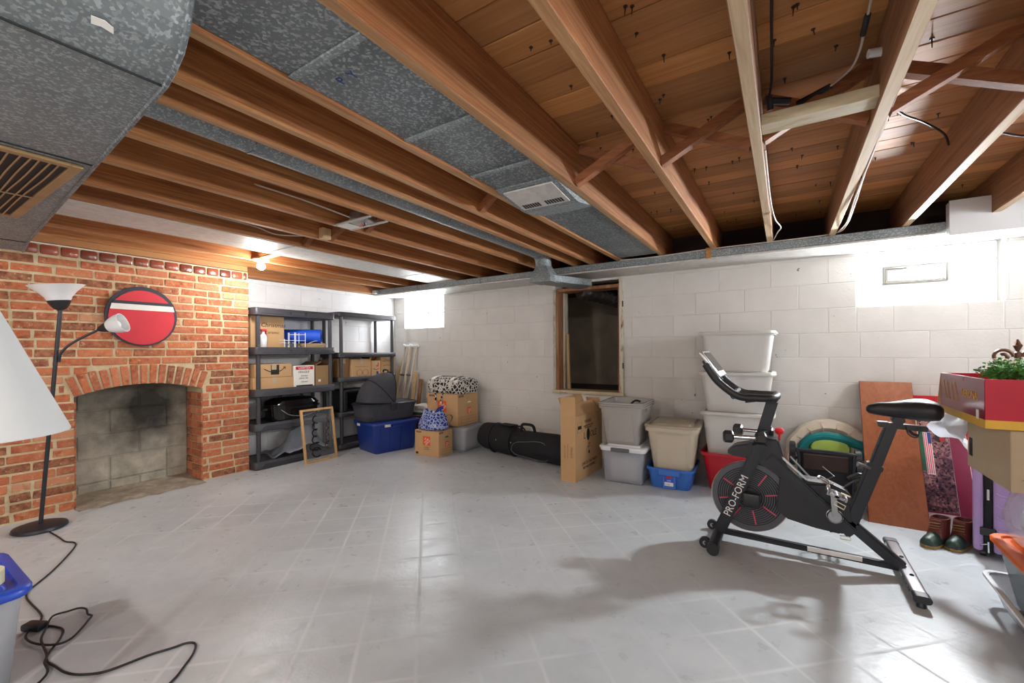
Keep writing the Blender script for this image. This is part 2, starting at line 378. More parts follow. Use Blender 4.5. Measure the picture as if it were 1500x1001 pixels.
def lathe(bm, prof, seg=24, cx=0, cy=0, caps=True):
    rings = [[(cx + r * math.cos(2 * PI * k / seg), cy + r * math.sin(2 * PI * k / seg), z) for k in range(seg)] for r, z in prof]
    return ringloft(bm, rings, caps, caps)
def rrect(w, d, r, z, n=4, cx=0, cy=0):
    out = []
    for sx, sy, a0 in ((1, 1, 0), (-1, 1, 90), (-1, -1, 180), (1, -1, 270)):
        for k in range(n + 1):
            a = R(a0 + 90 * k / n)
            out.append((cx + sx * (w / 2 - r) + r * math.cos(a), cy + sy * (d / 2 - r) + r * math.sin(a), z))
    return out
def bez(p0, p1, p2, p3, n=10):
    P = [Vector(p) for p in (p0, p1, p2, p3)]
    return [(1 - t) ** 3 * P[0] + 3 * (1 - t) ** 2 * t * P[1] + 3 * (1 - t) * t * t * P[2] + t ** 3 * P[3] for t in [i / n for i in range(n + 1)]]
def smoothpath(pts, n=6):
    """Catmull-Rom through pts"""
    P = [Vector(p) for p in pts]; out = []
    for i in range(len(P) - 1):
        a, b, c_, d = P[max(i - 1, 0)], P[i], P[i + 1], P[min(i + 2, len(P) - 1)]
        for k in range(n):
            t = k / n
            out.append(0.5 * ((2 * b) + (c_ - a) * t + (2 * a - 5 * b + 4 * c_ - d) * t * t + (3 * b - a - 3 * c_ + d) * t ** 3))
    out.append(P[-1]); return out
def mesh(name, bm, smooth=False, ang=35):
    me = bpy.data.meshes.new(name); bm.normal_update(); bm.to_mesh(me); bm.free()
    if smooth:
        for p in me.polygons: p.use_smooth = True
        me.set_sharp_from_angle(angle=R(ang))
    return me
def obj(name, bm, m, parent=None, loc=None, rot=None, smooth=False, label=None, ang=35):
    me = bm if isinstance(bm, bpy.types.Mesh) else mesh(name, bm, smooth, ang)
    if m is not None and not me.materials: me.materials.append(mt(m) if isinstance(m, str) else m)
    o = bpy.data.objects.new(name, me); COL.objects.link(o)
    if parent is not None: o.parent = parent
    if loc is not None: o.location = loc
    if rot is not None: o.rotation_euler = rot
    if label: o['label'] = label
    return o
def tag(o, label, cat, group=None):
    o['label'] = label; o['category'] = cat
    if group: o['group'] = group
    return o
def thing(name, label, cat, loc=(0, 0, 0), rz=0.0, group=None):
    o = bpy.data.objects.new(name, None); COL.objects.link(o)
    o.empty_display_size = 0.1
    o.location = loc; o.rotation_euler = (0, 0, rz)
    return tag(o, label, cat, group)
def struct(name, bm=None, m=None, label=None):
    if bm is None:
        o = bpy.data.objects.new(name, None); COL.objects.link(o)
    else: o = obj(name, bm, m)
    o['kind'] = 'structure'
    if label: o['label'] = label
    return o
def dup(root, loc, rz, label=None):
    r = root.copy(); COL.objects.link(r); r.location = loc; r.rotation_euler = (0, 0, rz)
    if label: r['label'] = label
    for ch in list(root.children):
        c_ = ch.copy(); COL.objects.link(c_); c_.parent = r
        for g in ch.children:
            d_ = g.copy(); COL.objects.link(d_); d_.parent = c_
    return r
FACE = {'-y': (PI / 2, 0, 0), '+x': (PI / 2, 0, PI / 2), '-x': (PI / 2, 0, -PI / 2), '+z': (0, 0, 0), '-z': (PI, 0, 0)}
def text(body, size, m, parent, loc, face='-y', name='lettering', align='CENTER', extrude=0.0004, extra=None, xs=1.0, shear=0.0):
    cu = bpy.data.curves.new('t', 'FONT'); cu.body = body; cu.size = size; cu.align_x = align; cu.align_y = 'CENTER'
    cu.extrude = extrude; cu.resolution_u = 2; cu.shear = shear
    tmp = bpy.data.objects.new('t', cu); COL.objects.link(tmp)
    dg = bpy.context.evaluated_depsgraph_get(); dg.update()
    me = bpy.data.meshes.new_from_object(tmp.evaluated_get(dg)); me.name = name
    bpy.data.objects.remove(tmp); bpy.data.curves.remove(cu)
    me.materials.clear()
    if xs != 1.0: me.transform(Matrix.Diagonal((xs, 1, 1, 1)))
    rot = Euler(FACE[face]) if isinstance(face, str) else Euler(face)
    if extra: rot = (rot.to_matrix() @ Matrix.Rotation(extra, 3, 'Z')).to_euler()
    return obj(name, me, m, parent, loc, rot)
def decal(name, pts, m, parent, loc, face='-y', t=0.0006):
    """a thin printed patch: polygon in the plane of a face"""
    bm = nb(); prism(bm, pts, 'z', 0, t)
    return obj(name, bm, m, parent, loc, FACE[face] if isinstance(face, str) else face)
def rectp(w, h): return [(-w / 2, -h / 2), (w / 2, -h / 2), (w / 2, h / 2), (-w / 2, h / 2)]
# ================================================================== THE ROOM
XL, XR, YB, YR = -4.82, 2.25, 4.38, -2.3      # left wall, side wall, rear wall, wall behind the camera
ZJ, ZS = 2.015, 2.25                           # joist bottoms, subfloor
bm = nb(); box(bm, XL - .2, XR + .2, YR - .2, YB + .2, -.12, 0)
struct('floor', bm, 'floor_paint', 'grey painted concrete floor with the ghost lines of old tiles')

# ---- block walls: core with real openings, each block its own object
W1 = (0.484, 1.296, 1.505, 1.952)      # near window in the rear wall
W2 = (-4.61, -3.873, 1.498, 1.93)      # far window in the rear wall
OP = (-2.20, -1.42, 0.70, 1.915)       # opening to the crawl space
def holes_wall(u0, u1, z0, z1, holes):
    """rectangles that fill u0..u1 x z0..z1 around the holes"""
    us = sorted({u0, u1, *[h[0] for h in holes], *[h[1] for h in holes]}); out = []
    for a, b in zip(us, us[1:]):
        m = (a + b) / 2; cur = z0
        for h in sorted([h for h in holes if h[0] < m < h[1]], key=lambda h: h[2]):
            if h[2] > cur: out.append((a, b, cur, h[2]))
            cur = h[3]
        if cur < z1: out.append((a, b, cur, z1))
    return out
HOLES = [W1, W2, OP]
bm = nb()
for a, b, c_, d in holes_wall(XL - .2, XR + .2, 0, 2.0, HOLES): box(bm, a, b, YB + .004, YB + .2, c_, d)
wall_back = struct('wall_back', bm, 'mortar_paint', 'off-white painted concrete block wall with two windows and an opening')
def blocks(parent, u0, u1, z0, z1, zoff, uoff, holes, place, m, jw=0.0055):
    cache = {}
    n0 = int((z0 - zoff) // .2032) - 1
    for k in range(n0, n0 + 14):
        za, zb = max(zoff + k * .2032, z0), min(zoff + (k + 1) * .2032, z1)
        if zb - za < .025: continue
        st = uoff + (.2032 if k % 2 else 0.0)
        st -= math.ceil((st - u0) / .4064) * .4064
        u = st
        while u < u1:
            ua, ub = max(u, u0), min(u + .4064, u1); u += .4064
            if ub - ua < .02: continue
            segs = [(ua, ub, za, zb)]
            for h in holes:
                nxt = []
                for (p, q, r_, s_) in segs:
                    if h[0] >= q or h[1] <= p or h[2] >= s_ or h[3] <= r_: nxt.append((p, q, r_, s_)); continue
                    if h[0] > p: nxt.append((p, h[0], r_, s_))
                    if h[1] < q: nxt.append((h[1], q, r_, s_))
                    mp_, mq = max(p, h[0]), min(q, h[1])
                    if h[2] > r_: nxt.append((mp_, mq, r_, h[2]))
                    if h[3] < s_: nxt.append((mp_, mq, h[3], s_))
                segs = nxt
            for (p, q, r_, s_) in segs:
                wd, hh = q - p - jw, s_ - r_ - jw
                if wd < .015 or hh < .015: continue
                key = (round(wd, 3), round(hh, 3))
                if key not in cache:
                    b_ = nb(); box(b_, -wd / 2, wd / 2, -.001, .022, -hh / 2, hh / 2, min(.0025, hh / 4, wd / 4)); cache[key] = mesh('block', b_)
                loc, rot = place((p + q) / 2, (r_ + s_) / 2)
                obj('block', cache[key], m, parent, loc, rot)
blocks(wall_back, XL, XR, 0, 1.995, .083, .098 + .2032, HOLES, lambda u, z: ((u, YB + .002 + random.uniform(-.0008, .0008), z), (0, 0, 0)), 'block_paint')
# left wall beyond the chimney
bm = nb(); box(bm, XL - .2, XL - .004, YR - .2, YB + .2, 0, 2.0)
wall_left = struct('wall_left', bm, 'mortar_paint_white', 'white painted concrete block wall behind the shelves')
blocks(wall_left, 2.0, YB, 0, 1.995, .083, .1, [], lambda u, z: ((XL - .002, u, z), (0, 0, PI / 2)), 'block_paint_white')
# walls outside the frame
W3 = (2.55, 3.35, 1.50, 1.95)
bm = nb()
for a, b, c_, d in holes_wall(YR - .2, YB + .2, 0, 2.26, [W3]): box(bm, XR, XR + .2, a, b, c_, d)
struct('wall_right', bm, 'mortar_paint', 'off-white painted side wall')
bm = nb(); box(bm, XL - .2, XR + .2, YR - .2, YR, 0, 2.26)
struct('wall_front', bm, 'mortar_paint', 'off-white painted wall')

# ---- glass block windows
def window(name, label, cols, rows, yy, gm, axis='y', skip=()):
    t = struct(name, None, None, label)
    for i, (a, b) in enumerate(cols):
        for j, (c_, d) in enumerate(rows):
            if (i, j) in skip: continue
            b_ = nb()
            if axis == 'y': box(b_, a + .004, b - .004, yy, yy + .07, c_ + .004, d - .004, .008)
            else: box(b_, yy, yy + .07, a + .004, b - .004, c_ + .004, d - .004, .008)
            obj('glass_block', b_, gm, t)
    b_ = nb(); a, b, c_, d = cols[0][0], cols[-1][1], rows[0][0], rows[-1][1]
    if axis == 'y':
        box(b_, a, b, yy + .02, yy + .05, c_, d)
    else: box(b_, yy + .02, yy + .05, a, b, c_, d)
    obj('mortar_grid', b_, 'white_paint', t)
    return t
win1 = window('window_1', 'bright glass block window with a small vent above the wooden board', [(.484, .665), (.665, .848), (.848, 1.03), (1.03, 1.165), (1.165, 1.296)], [(1.505, 1.68), (1.68, 1.82), (1.82, 1.952)], YB + .10, 'daylight_glass', skip=((1, 1), (2, 1)))
# the vent: outer frame, sash, latch
def frame4(x0, x1, z0, z1, t, y0, y1):
    b_ = nb()
    box(b_, x0, x1, y0, y1, z0, z0 + t); box(b_, x0, x1, y0, y1, z1 - t, z1)
    box(b_, x0, x0 + t, y0, y1, z0 + t, z1 - t); box(b_, x1 - t, x1, y0, y1, z0 + t, z1 - t); return b_
obj('vent_frame', frame4(.662, 1.033, 1.682, 1.818, .014, YB + .085, YB + .16), 'frame_grey', win1)
obj('vent_sash', frame4(.680, 1.015, 1.698, 1.802, .012, YB + .10, YB + .125), 'frame_grey', win1)
b_ = nb(); box(b_, .692, .848, YB + .11, YB + .116, 1.71, 1.79); obj('vent_pane', b_, 'daylight_glass', win1)
b_ = nb(); box(b_, .848, 1.003, YB + .105, YB + .111, 1.71, 1.79); obj('vent_pane', b_, 'boosted_pane', win1)  # this half is made to glow far stronger, for sharper bike shadows
b_ = nb(); box(b_, .80, .87, YB + .088, YB + .10, 1.796, 1.806); tube(b_, [(.835, YB + .092, 1.80), (.835, YB + .075, 1.79)], .004, 6); obj('vent_latch', b_, 'steel', win1)
win2 = window('window_2', 'bright glass block window in the far corner behind the crutches', [(-4.61, -4.42), (-4.42, -4.24), (-4.24, -4.056), (-4.056, -3.873)], [(1.498, 1.714), (1.714, 1.93)], YB + .10, 'daylight_glass_far')
obj('vent_frame', frame4(-4.24, -3.90, 1.70, 1.76, .012, YB + .085, YB + .16), 'frame_grey', win2)
window('added_window', 'added glass block window in the side wall, unseen, for side light', [(2.55, 2.75), (2.75, 2.95), (2.95, 3.15), (3.15, 3.35)], [(1.50, 1.725), (1.725, 1.95)], XR + .06, 'added_side_glass', 'x')  # unseen window, added so the stacked totes get light from the side

# ---- opening to the crawl space with its battered wooden frame
tr = struct('trim_1', None, None, 'battered wooden frame around the dark crawl space opening')
a, b, c_, d = OP
def ob(name, m, *dims, bev=.002, parent=tr):
    b_ = nb(); box(b_, *dims, bev); return obj(name, b_, m, parent)
ob('outer_jamb', 'jamb_white', a - .012, a + .018, YB - .035, YB + .2, c_, d - .06)
ob('inner_jamb', 'jamb_wood', a + .018, a + .05, YB - .02, YB + .2, c_ + .03, d - .07)
ob('door_stop', 'jamb_white', a + .05, a + .066, YB + .10, YB + .2, c_ + .03, d - .07)
ob('outer_jamb', 'jamb_white', b - .03, b + .012, YB - .03, YB + .2, c_, d + .005)
ob('inner_jamb', 'jamb_wood', b - .055, b - .03, YB + .01, YB + .2, c_ + .03, d - .04)
ob('head', 'jamb_wood', a + .02, b - .03, YB - .01, YB + .19, d - .085, d - .05)
ob('sill', 'sill_wood', a - .02, b + .02, YB - .04, YB + .2, c_ - .005, c_ + .03)
for zz in (.98, 1.62): ob('hinge', 'nail_iron', b + .004, b + .016, YB - .036, YB - .028, zz, zz + .06, bev=.001)
# crawl space shell
bm = nb()
box(bm, -3.1, -.6, YB + .2, 6.3, .50, .66)
struct('floor_crawl', bm, 'dark_earth', 'dirt floor of the crawl space')
bm = nb()
box(bm, -3.1, -.6, 6.2, 6.3, .66, 2.1); box(bm, -3.2, -3.1, YB + .2, 6.3, .5, 2.1); box(bm, -.6, -.5, YB + .2, 6.3, .5, 2.1)
struct('wall_crawl', bm, 'crawl_wall', 'dark far wall of the crawl space')
bm = nb(); box(bm, -3.2, -.5, YB + .2, 6.3, 2.0, 2.1); struct('ceiling_crawl', bm, 'dark_board', 'low dark ceiling of the crawl space')
stick = nb()
prism(stick, [(-2.11, .732), (-2.075, .732), (-2.095, 1.36), (-2.12, 1.36)], 'y', YB + .12, YB + .145)
tag(obj('wood_strip', stick, 'pale_wood'), 'pale wooden strip leaning inside the crawl space opening', 'wood strip')

# ---- ceiling: subfloor planks, joists, bridging, rim
ceil = struct('ceiling', None, None, 'open basement ceiling of brown joists under subfloor planks')
y = YR - .1; i = 0; pm_ = {}
while y < YB + .15:
    wdt = (.138, .142, .135, .145)[i % 4]; i += 1
    if wdt not in pm_:
        b_ = nb(); box(b_, XL - .2, XR + .2, 0, wdt - .004, 0, .022, .003); pm_[wdt] = mesh('plank', b_)
    obj('plank', pm_[wdt], 'plank_wood', ceil, (0, y, ZS + random.uniform(0, .002)))
    y += wdt
b_ = nb(); box(b_, XL - .2, XR + .2, YR - .2, YB + .2, ZS + .026, ZS + .06); obj('subfloor_backing', b_, 'dark_board', ceil)
JL = [-4.47, -4.13, -3.72, -3.295, -2.97, -2.546, -2.167, -1.791, -1.614, -1.338, -.947, -.521, -.117, .276, .685, 1.09, 1.49, 1.89]
jw = .043
b_ = nb(); box(b_, 0, jw, YR, YB - .03, ZJ, ZS - .001, .003); jm = mesh('joist', b_)
bp = nb(); box(bp, 0, jw, YR, YB - .03, ZJ, ZS - .001, .003); jmp = mesh('joist', bp)
for k, x in enumerate(JL):
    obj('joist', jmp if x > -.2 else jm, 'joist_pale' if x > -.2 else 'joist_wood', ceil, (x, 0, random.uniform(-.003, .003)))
# yellow ledger lying on the brick and the plate on the left block wall
b_ = nb(); box(b_, -4.50, -4.455, YR, 2.17, 1.965, 2.09, .003); obj('ledger', b_, 'joist_yellow', ceil)
b_ = nb(); box(b_, XL - .1, -4.72, 2.19, YB, 1.955, 2.05, .003); obj('wall_plate', b_, 'joist_wood', ceil)
b_ = nb(); box(b_, XL - .1, -4.60, 2.19, YB, 2.05, ZS, .003); obj('wall_plate', b_, 'joist_wood', ceil)
b_ = nb(); box(b_, XL - .2, XR + .2, YB - .025, YB + .18, 2.0, ZS, .003); obj('rim_board', b_, 'dark_board', ceil)
# bridging: pairs of crossed sticks between joists
def stickbox(p, q, wy, wz):
    p, q = Vector(p), Vector(q); dd = (q - p); L = dd.length; dd.normalize()
    up = Vector((0, 1, 0)); n_ = dd.cross(up).normalized(); b_ = nb()
    ring = [(up * sy * wy / 2 + n_ * sz * wz / 2) for sy, sz in ((-1, -1), (1, -1), (1, 1), (-1, 1))]
    ringloft(b_, [[p + r_ for r_ in ring], [q + r_ for r_ in ring]]); return b_
def bridge(x0, x1, y, m='bridge_wood', w_=.042):
    obj('bridging', stickbox((x0, y, ZJ + .02), (x1, y + .01, ZS - .03), w_, w_), m, ceil)
    obj('bridging', stickbox((x0, y + .05, ZS - .03), (x1, y + .06, ZJ + .03), w_, w_), m, ceil)
for k in (10, 11, 12, 13, 14, 15):
    bridge(JL[k] + jw, JL[k + 1], 2.05)
b_ = nb(); box(b_, JL[12] + jw, JL[13], 1.90, 1.99, ZJ + .012, ZJ + .055, .002); obj('bridging_block', b_, 'sill_wood', ceil)
for k in (3, 4, 5, 8, 9): bridge(JL[k] + jw, JL[k + 1], 2.02 if k < 7 else 2.12)
b_ = nb(); box(b_, JL[4] + jw, JL[4] + jw + .05, 1.93, 2.0, ZJ, ZJ + .08, .003); obj('bridging_block', b_, 'pale_wood', ceil)
# nail tips poking through the planks
b_ = nb(); rn = random.Random(3)
for k in range(260):
    x = rn.uniform(-.9, 1.9); y = -.2 + round(rn.uniform(0, 4.3) / .14) * .14 + rn.uniform(-.02, .02)
    if any(j - .02 < x < j + jw + .02 for j in JL): continue
    z = ZS - rn.uniform(.012, .03)
    tube(b_, [(x, y, ZS + .002), (x + rn.uniform(-.004, .004), y, z)], [.0028, .0014], 5)
    tube(b_, [(x, y, ZS - .001), (x, y, ZS + .002)], [.007, .008], 6)
o = obj('nail_tips', b_, 'nail_iron', ceil); o['kind'] = 'stuff'
# ================================================================== FIREPLACE
FX = -4.48
OY0, OY1, ZSP, ZT = .949, 1.791, .842, .917
OYC = (OY0 + OY1) / 2; HW = (OY1 - OY0) / 2; RISE = ZT - ZSP
RA = (HW * HW + RISE * RISE) / (2 * RISE); ZC = ZT - RA; RO = RA + .158
A0 = math.asin(HW / RA)
fp = thing('fireplace', 'red brick fireplace breast with an arched opening blocked up inside', 'fireplace', (FX, OYC, 0))
def fo(name, bm, m, **k):                      # world coordinates -> local of the fireplace
    bmesh.ops.translate(bm, vec=(-FX, -OYC, 0), verts=bm.verts); return obj(name, bm, m, fp, **k)
FY0, FY1, FZ = -.9, 2.186, 1.962
arc = [(OYC + RA * math.sin(a), ZC + RA * math.cos(a)) for a in [A0 - 2 * A0 * i / 16 for i in range(17)]]
poly = [(FY0, 0), (OY0, 0)] + arc[::-1] + [(OY1, 0), (FY1, 0), (FY1, FZ), (FY0, FZ)]
bm = nb(); prism(bm, poly, 'x', XL + .001, FX - .006); fo('mortar_core', bm, 'mortar')
# inner back wall of grey blocks, sooty
bm = nb(); box(bm, XL + .001, XL + .012, OY0 - .05, OY1 + .05, 0, ZT + .02); fo('firebox_back', bm, 'soot_block')
rows = [(0, .10), (.10, .30), (.30, .50), (.50, .70), (.70, .93)]
for k, (z0, z1) in enumerate(rows):
    y = OY0 - (.12 if k % 2 else .32)
    ln = .40 if k else .2
    while y < OY1:
        ya, yb = max(y, OY0 + .002), min(y + ln, OY1 - .002); y += ln
        if yb - ya < .03: continue
        bm = nb(); box(bm, XL, XL + .02 + random.uniform(0, .003), ya + .005, yb - .005, z0 + .005, min(z1, .93) - .005, .006); fo('firebox_block', bm, 'soot_block')
bm = nb(); N = 14; rn = random.Random(5); grid = []
for i in range(N + 1):
    grid.append([bm.verts.new((XL + .02 + (.40 + rn.uniform(-.02, .03) * (j == 6)) * j / 6, OY0 + .004 + (OY1 - OY0 - .008) * i / N, (.035 - .033 * (j / 6) + rn.uniform(-.006, .008) * (0 < j < 6)))) for j in range(7)])
for i in range(N):
    for j in range(6): bm.faces.new((grid[i][j], grid[i][j + 1], grid[i + 1][j + 1], grid[i + 1][j]))
fo('hearth_rubble', bm, 'hearth_dirt', smooth=True)
bcache = {}
def brick(ya, yb, za, zb, m='brick', x=FX, depth=.05):
    wd, hh = yb - ya, zb - za
    key = (round(wd, 3), round(hh, 3), m, random.randint(0, 2))
    if key not in bcache:
        b_ = nb(); box(b_, -depth, 0, -wd / 2, wd / 2, -hh / 2, hh / 2, .0045)
        for v in b_.verts: v.co += Vector((random.uniform(-.003, .001), random.uniform(-.003, .003), random.uniform(-.003, .003)))
        bcache[key] = mesh('brick', b_)
    return obj('brick', bcache[key], m, fp, (x - FX + random.uniform(-.002, .003), (ya + yb) / 2 - OYC, (za + zb) / 2))
def excl(z):
    zz = z - ZC
    e = ZC + RO * math.cos(A0)
    if z < ZSP: return (OY0, OY1)
    if z < e:
        f_ = (z - ZSP) / (e - ZSP); h_ = HW + (RO - RA) * math.sin(A0) * f_ + .012
        return (OYC - h_, OYC + h_)
    if zz < RO + .005:
        h_ = math.sqrt(max(0, (RO + .008) ** 2 - zz * zz)); return (OYC - h_, OYC + h_)
    return None
rest = nb(); NC = 28; ch = .0667; rnb = random.Random(11)
for k in range(NC):
    za = .012 + k * ch; zb = za + .0535
    y = FY0 - (.107 if k % 2 else 0) + rnb.uniform(-.02, .02)
    ex = [e for e in (excl((za + zb) / 2), excl(zb)) if e]
    ex = (min(e[0] for e in ex), max(e[1] for e in ex)) if ex else None
    while y < FY1 - .01:
        ln = rnb.choice((.203, .203, .203, .203, .098, .20)); ya, yb = y, y + ln; y = yb + .016
        if FY1 - y < .05: yb = FY1; y = FY1
        ya = max(ya, FY0); yb = min(yb, FY1)
        parts = [(ya, yb)]
        if ex and ya < ex[1] and yb > ex[0]:
            parts = [(ya, min(yb, ex[0]))] if ya < ex[0] else []
            if yb > ex[1]: parts.append((max(ya, ex[1] + (.0125 if zb > ZSP else 0)), yb))
        for p_, q_ in parts:
            if q_ - p_ < .02: continue
            if q_ < .15: box(rest, FX - .05, FX, p_, q_, za, zb, .004)
            else: brick(round(p_, 2), round(q_, 2), za, zb)
o = fo('brick_remainder', rest, 'brick'); o['kind'] = 'stuff'
# glazed header course on top
y = FY0
while y < FY1 - .02:
    b_ = nb(); ln = min(.105, FY1 - y); box(b_, FX - .06, FX + .006, y, y + ln - .01, FZ - .078, FZ - .008, .012, 2); y += ln
    if y < .3: b_.free(); continue
    fo('brick', b_, 'brick_glazed', smooth=True)
# arch voussoirs
na = 15
for k in range(na):
    a1 = -A0 + 2 * A0 * (k + .06) / na; a2 = -A0 + 2 * A0 * (k + .80) / na
    b_ = nb(); ro = RO + rnb.uniform(-.012, .004)
    prism(b_, [(OYC + r_ * math.sin(a), ZC + r_ * math.cos(a)) for r_, a in ((RA, a1), (RA, a2), (ro, a2), (ro, a1))], 'x', FX - .09, FX + .004, .005)
    fo('brick', b_, 'brick')
# bricks lining the two cheeks of the opening
for k in range(12):
    za = .012 + k * ch; zb = min(za + .0575, ZSP)
    xs = [FX - .008, FX - .10, FX - .215, FX - .32] if k % 2 else [FX - .008, FX - .205, FX - .32]
    for p_, q_ in zip(xs, xs[1:]):
        b_ = nb(); box(b_, q_ + .006, p_, OY1 - .012, OY1 + .03, za, zb, .004); fo('brick', b_, 'brick')
        b_ = nb(); box(b_, q_ + .006, p_, OY0 - .03, OY0 + .012, za, zb, .004); fo('brick', b_, 'brick')

# ================================================================== DUCTS
# main trunk across the ceiling, upper left
dm = thing('main_duct', 'large galvanised trunk duct with a return grille hung under the joists above the fireplace', 'duct', (-2.6, .1, 1.87))
def do(name, bm, m, root, **k):
    l = root.location; bmesh.ops.translate(bm, vec=(-l.x, -l.y, -l.z), verts=bm.verts); return obj(name, bm, m, root, **k)
def ye(x): return .462 + (-1.37 - x) * .068        # its far edge is a little askew
secs = [(-4.44, 1.93), (-4.22, 1.842), (-4.0, 1.868), (-2.17, 1.87), (-1.372, 1.87), (-1.30, 1.885), (-1.245, 1.907), (-1.205, 1.945), (-1.18, 2.0), (-1.175, 2.008)]
Y0D = -.35
# bottom skin in segments between seams
segs = [(-4.44, -4.22), (-4.22, -4.0), (-4.0, -2.17), (-2.17, -1.372)]
def zb_(x):
    for (a, za), (b, zb2) in zip(secs, secs[1:]):
        if a <= x <= b: return za + (zb2 - za) * (x - a) / (b - a)
bm = nb()
prof = [(x, z) for x, z in secs] + [(-1.175, 2.012), (-4.44, 2.012)]
A = [bm.verts.new((x, ye(x), z)) for x, z in prof]; B = [bm.verts.new((x, Y0D, z)) for x, z in prof]
fs = [bm.faces.new(A), bm.faces.new(B[::-1])]
for i in range(len(prof)):
    j = (i + 1) % len(prof); fs.append(bm.faces.new((A[i], B[i], B[j], A[j])))
bmesh.ops.recalc_face_normals(bm, faces=fs)
do('trunk', bm, 'galvanised', dm, smooth=True, ang=20)
for x in (-4.0, -2.17, -1.372):
    bm = nb(); z = zb_(x); box(bm, x - .003, x + .003, Y0D, ye(x), z - .004, z + .01, .001); do('seam', bm, 'dark_seam', dm)
bm = nb(); tube(bm, [(x, ye(x) + .002, z - .002) for x, z in secs[1:]], .007, 6); do('edge_flange', bm, 'galvanised_dark', dm)
b_ = nb(); ringloft(b_, [[(-1.276, .300, 1.8905), (-1.258, .296, 1.8978), (-1.258, .296, 1.8993), (-1.276, .300, 1.892)], [(-1.272, .316, 1.8921), (-1.255, .318, 1.899), (-1.255, .318, 1.9005), (-1.272, .316, 1.8936)], [(-1.276, .338, 1.8905), (-1.262, .334, 1.8962), (-1.262, .334, 1.8977), (-1.276, .338, 1.892)]]); do('torn_tape', b_, 'paper', dm)
# grille facing down between X -3.9 and -2.2
gx0, gx1, gy1, gz = -3.28, -2.205, .50, 1.869
gr = nb()
for a, b, c_, d in ((gx0, gx1, gy1 - .035, gy1 - .003), (gx1 - .035, gx1, -.35, gy1 - .035), (gx0, gx0 + .03, -.35, gy1 - .035)):
    box(gr, a, b, c_, d, gz - .012, gz + .001, .002)
do('grille_frame', gr, 'old_brass', dm)
gb = nb(); box(gb, gx0 + .02, gx1 - .03, -.35, gy1 - .035, gz - .0035, gz - .001); do('grille_recess', gb, 'grille_dark', dm)
k = 0
x = gx0 + .06
for k in range(32):
    yy = gy1 - .058 - k * .0245
    if yy < -.33: break
    b_ = nb(); wob = random.uniform(-.006, .006)
    tube(b_, smoothpath([(gx0 + .02, yy, gz - .009), (gx0 + .45, yy + wob, gz - .010), (gx0 + .8, yy, gz - .010), (gx1 - .03, yy + wob / 2, gz - .009)], 4), .003, 6); do('grille_slat', b_, 'old_brass', dm)
for x in (gx0 + .48,):
    b_ = nb(); tube(b_, [(x, -.34, gz - .013), (x + .01, gy1 - .035, gz - .013)], .003, 6); do('grille_bar', b_, 'old_brass', dm)

# sheet metal panned under the joist bay between J0 and J1, with a register
pn = thing('panned_duct', 'speckled galvanised sheet panels closing a joist bay with a vent register', 'duct', (-1.12, 1.5, ZJ))
px0, px1 = -1.338 + jw, -.947
cuts = [-.30, .772, 1.25, 1.682, 1.898]
for ya, yb in zip(cuts, cuts[1:]):
    b_ = nb(); box(b_, px0 + .002, px1 - .002, ya + .002, yb - .002, ZJ + .012, ZJ + .018, .001); do('sheet_panel', b_, 'galvanised_dark', pn)
    b_ = nb(); box(b_, px0 + .004, px1 - .004, yb - .022, yb + .004, ZJ + .004, ZJ + .012, .002); do('seam_strip', b_, 'galvanised', pn)
b_ = nb(); box(b_, px0 + .002, px1 - .002, 2.42, 3.9, ZJ + .012, ZJ + .018, .001); do('sheet_panel', b_, 'galvanised_dark', pn)
rg = nb(); prism(rg, [(1.90, ZJ + .012), (1.90, ZJ + .002), (2.15, ZJ - .03), (2.19, ZJ - .03), (2.42, ZJ + .012)], 'x', px0 + .002, px1 - .002)
rg = do('register_body', rg, 'galvanised', pn)
b_ = nb()
prism(b_, [(1.91, ZJ - .002), (1.915, ZJ - .008), (2.13, ZJ - .036), (2.13, ZJ - .03)], 'x', px0 + .03, px1 - .03); do('register_plate', b_, 'galvanised_pale', pn)
for i in range(16):
    if i in (7, 8): continue
    xa = px0 + .05 + i * (px1 - px0 - .10) / 16
    b_ = nb(); prism(b_, [(2.07, ZJ - .0288), (2.115, ZJ - .0345), (2.115, ZJ - .032), (2.07, ZJ - .026)], 'x', xa, xa + .012); do('register_slot', b_, 'dark_seam', pn)
# faint pencilled marks on the second panel
text('P  Y', .05, 'blue_ink', pn, (-1.12 + 1.12 - .03, .86 - 1.5, .0115), '-z', 'pencil_mark')

# pale sheet panel closing a bay over the fireplace side
pv = thing('pale_panned_duct', 'pale grey sheet panels closing the joist bay beside the lit bulb', 'duct', (-3.5, 2.0, ZJ))
xa, xb = -3.72 + jw, -3.295
cuts = [.4, 1.95, 3.4, 3.95]
for ya, yb in zip(cuts, cuts[1:]):
    b_ = nb(); box(b_, xa - .01, xb + .01, ya + .003, yb - .003, ZJ - .006, ZJ - .0005, .001); do('sheet_panel', b_, 'galvanised_pale', pv)
    b_ = nb(); box(b_, xa, xb, yb - .012, yb + .012, ZJ - .010, ZJ - .005, .001); do('seam_strip', b_, 'galvanised_pale', pv)
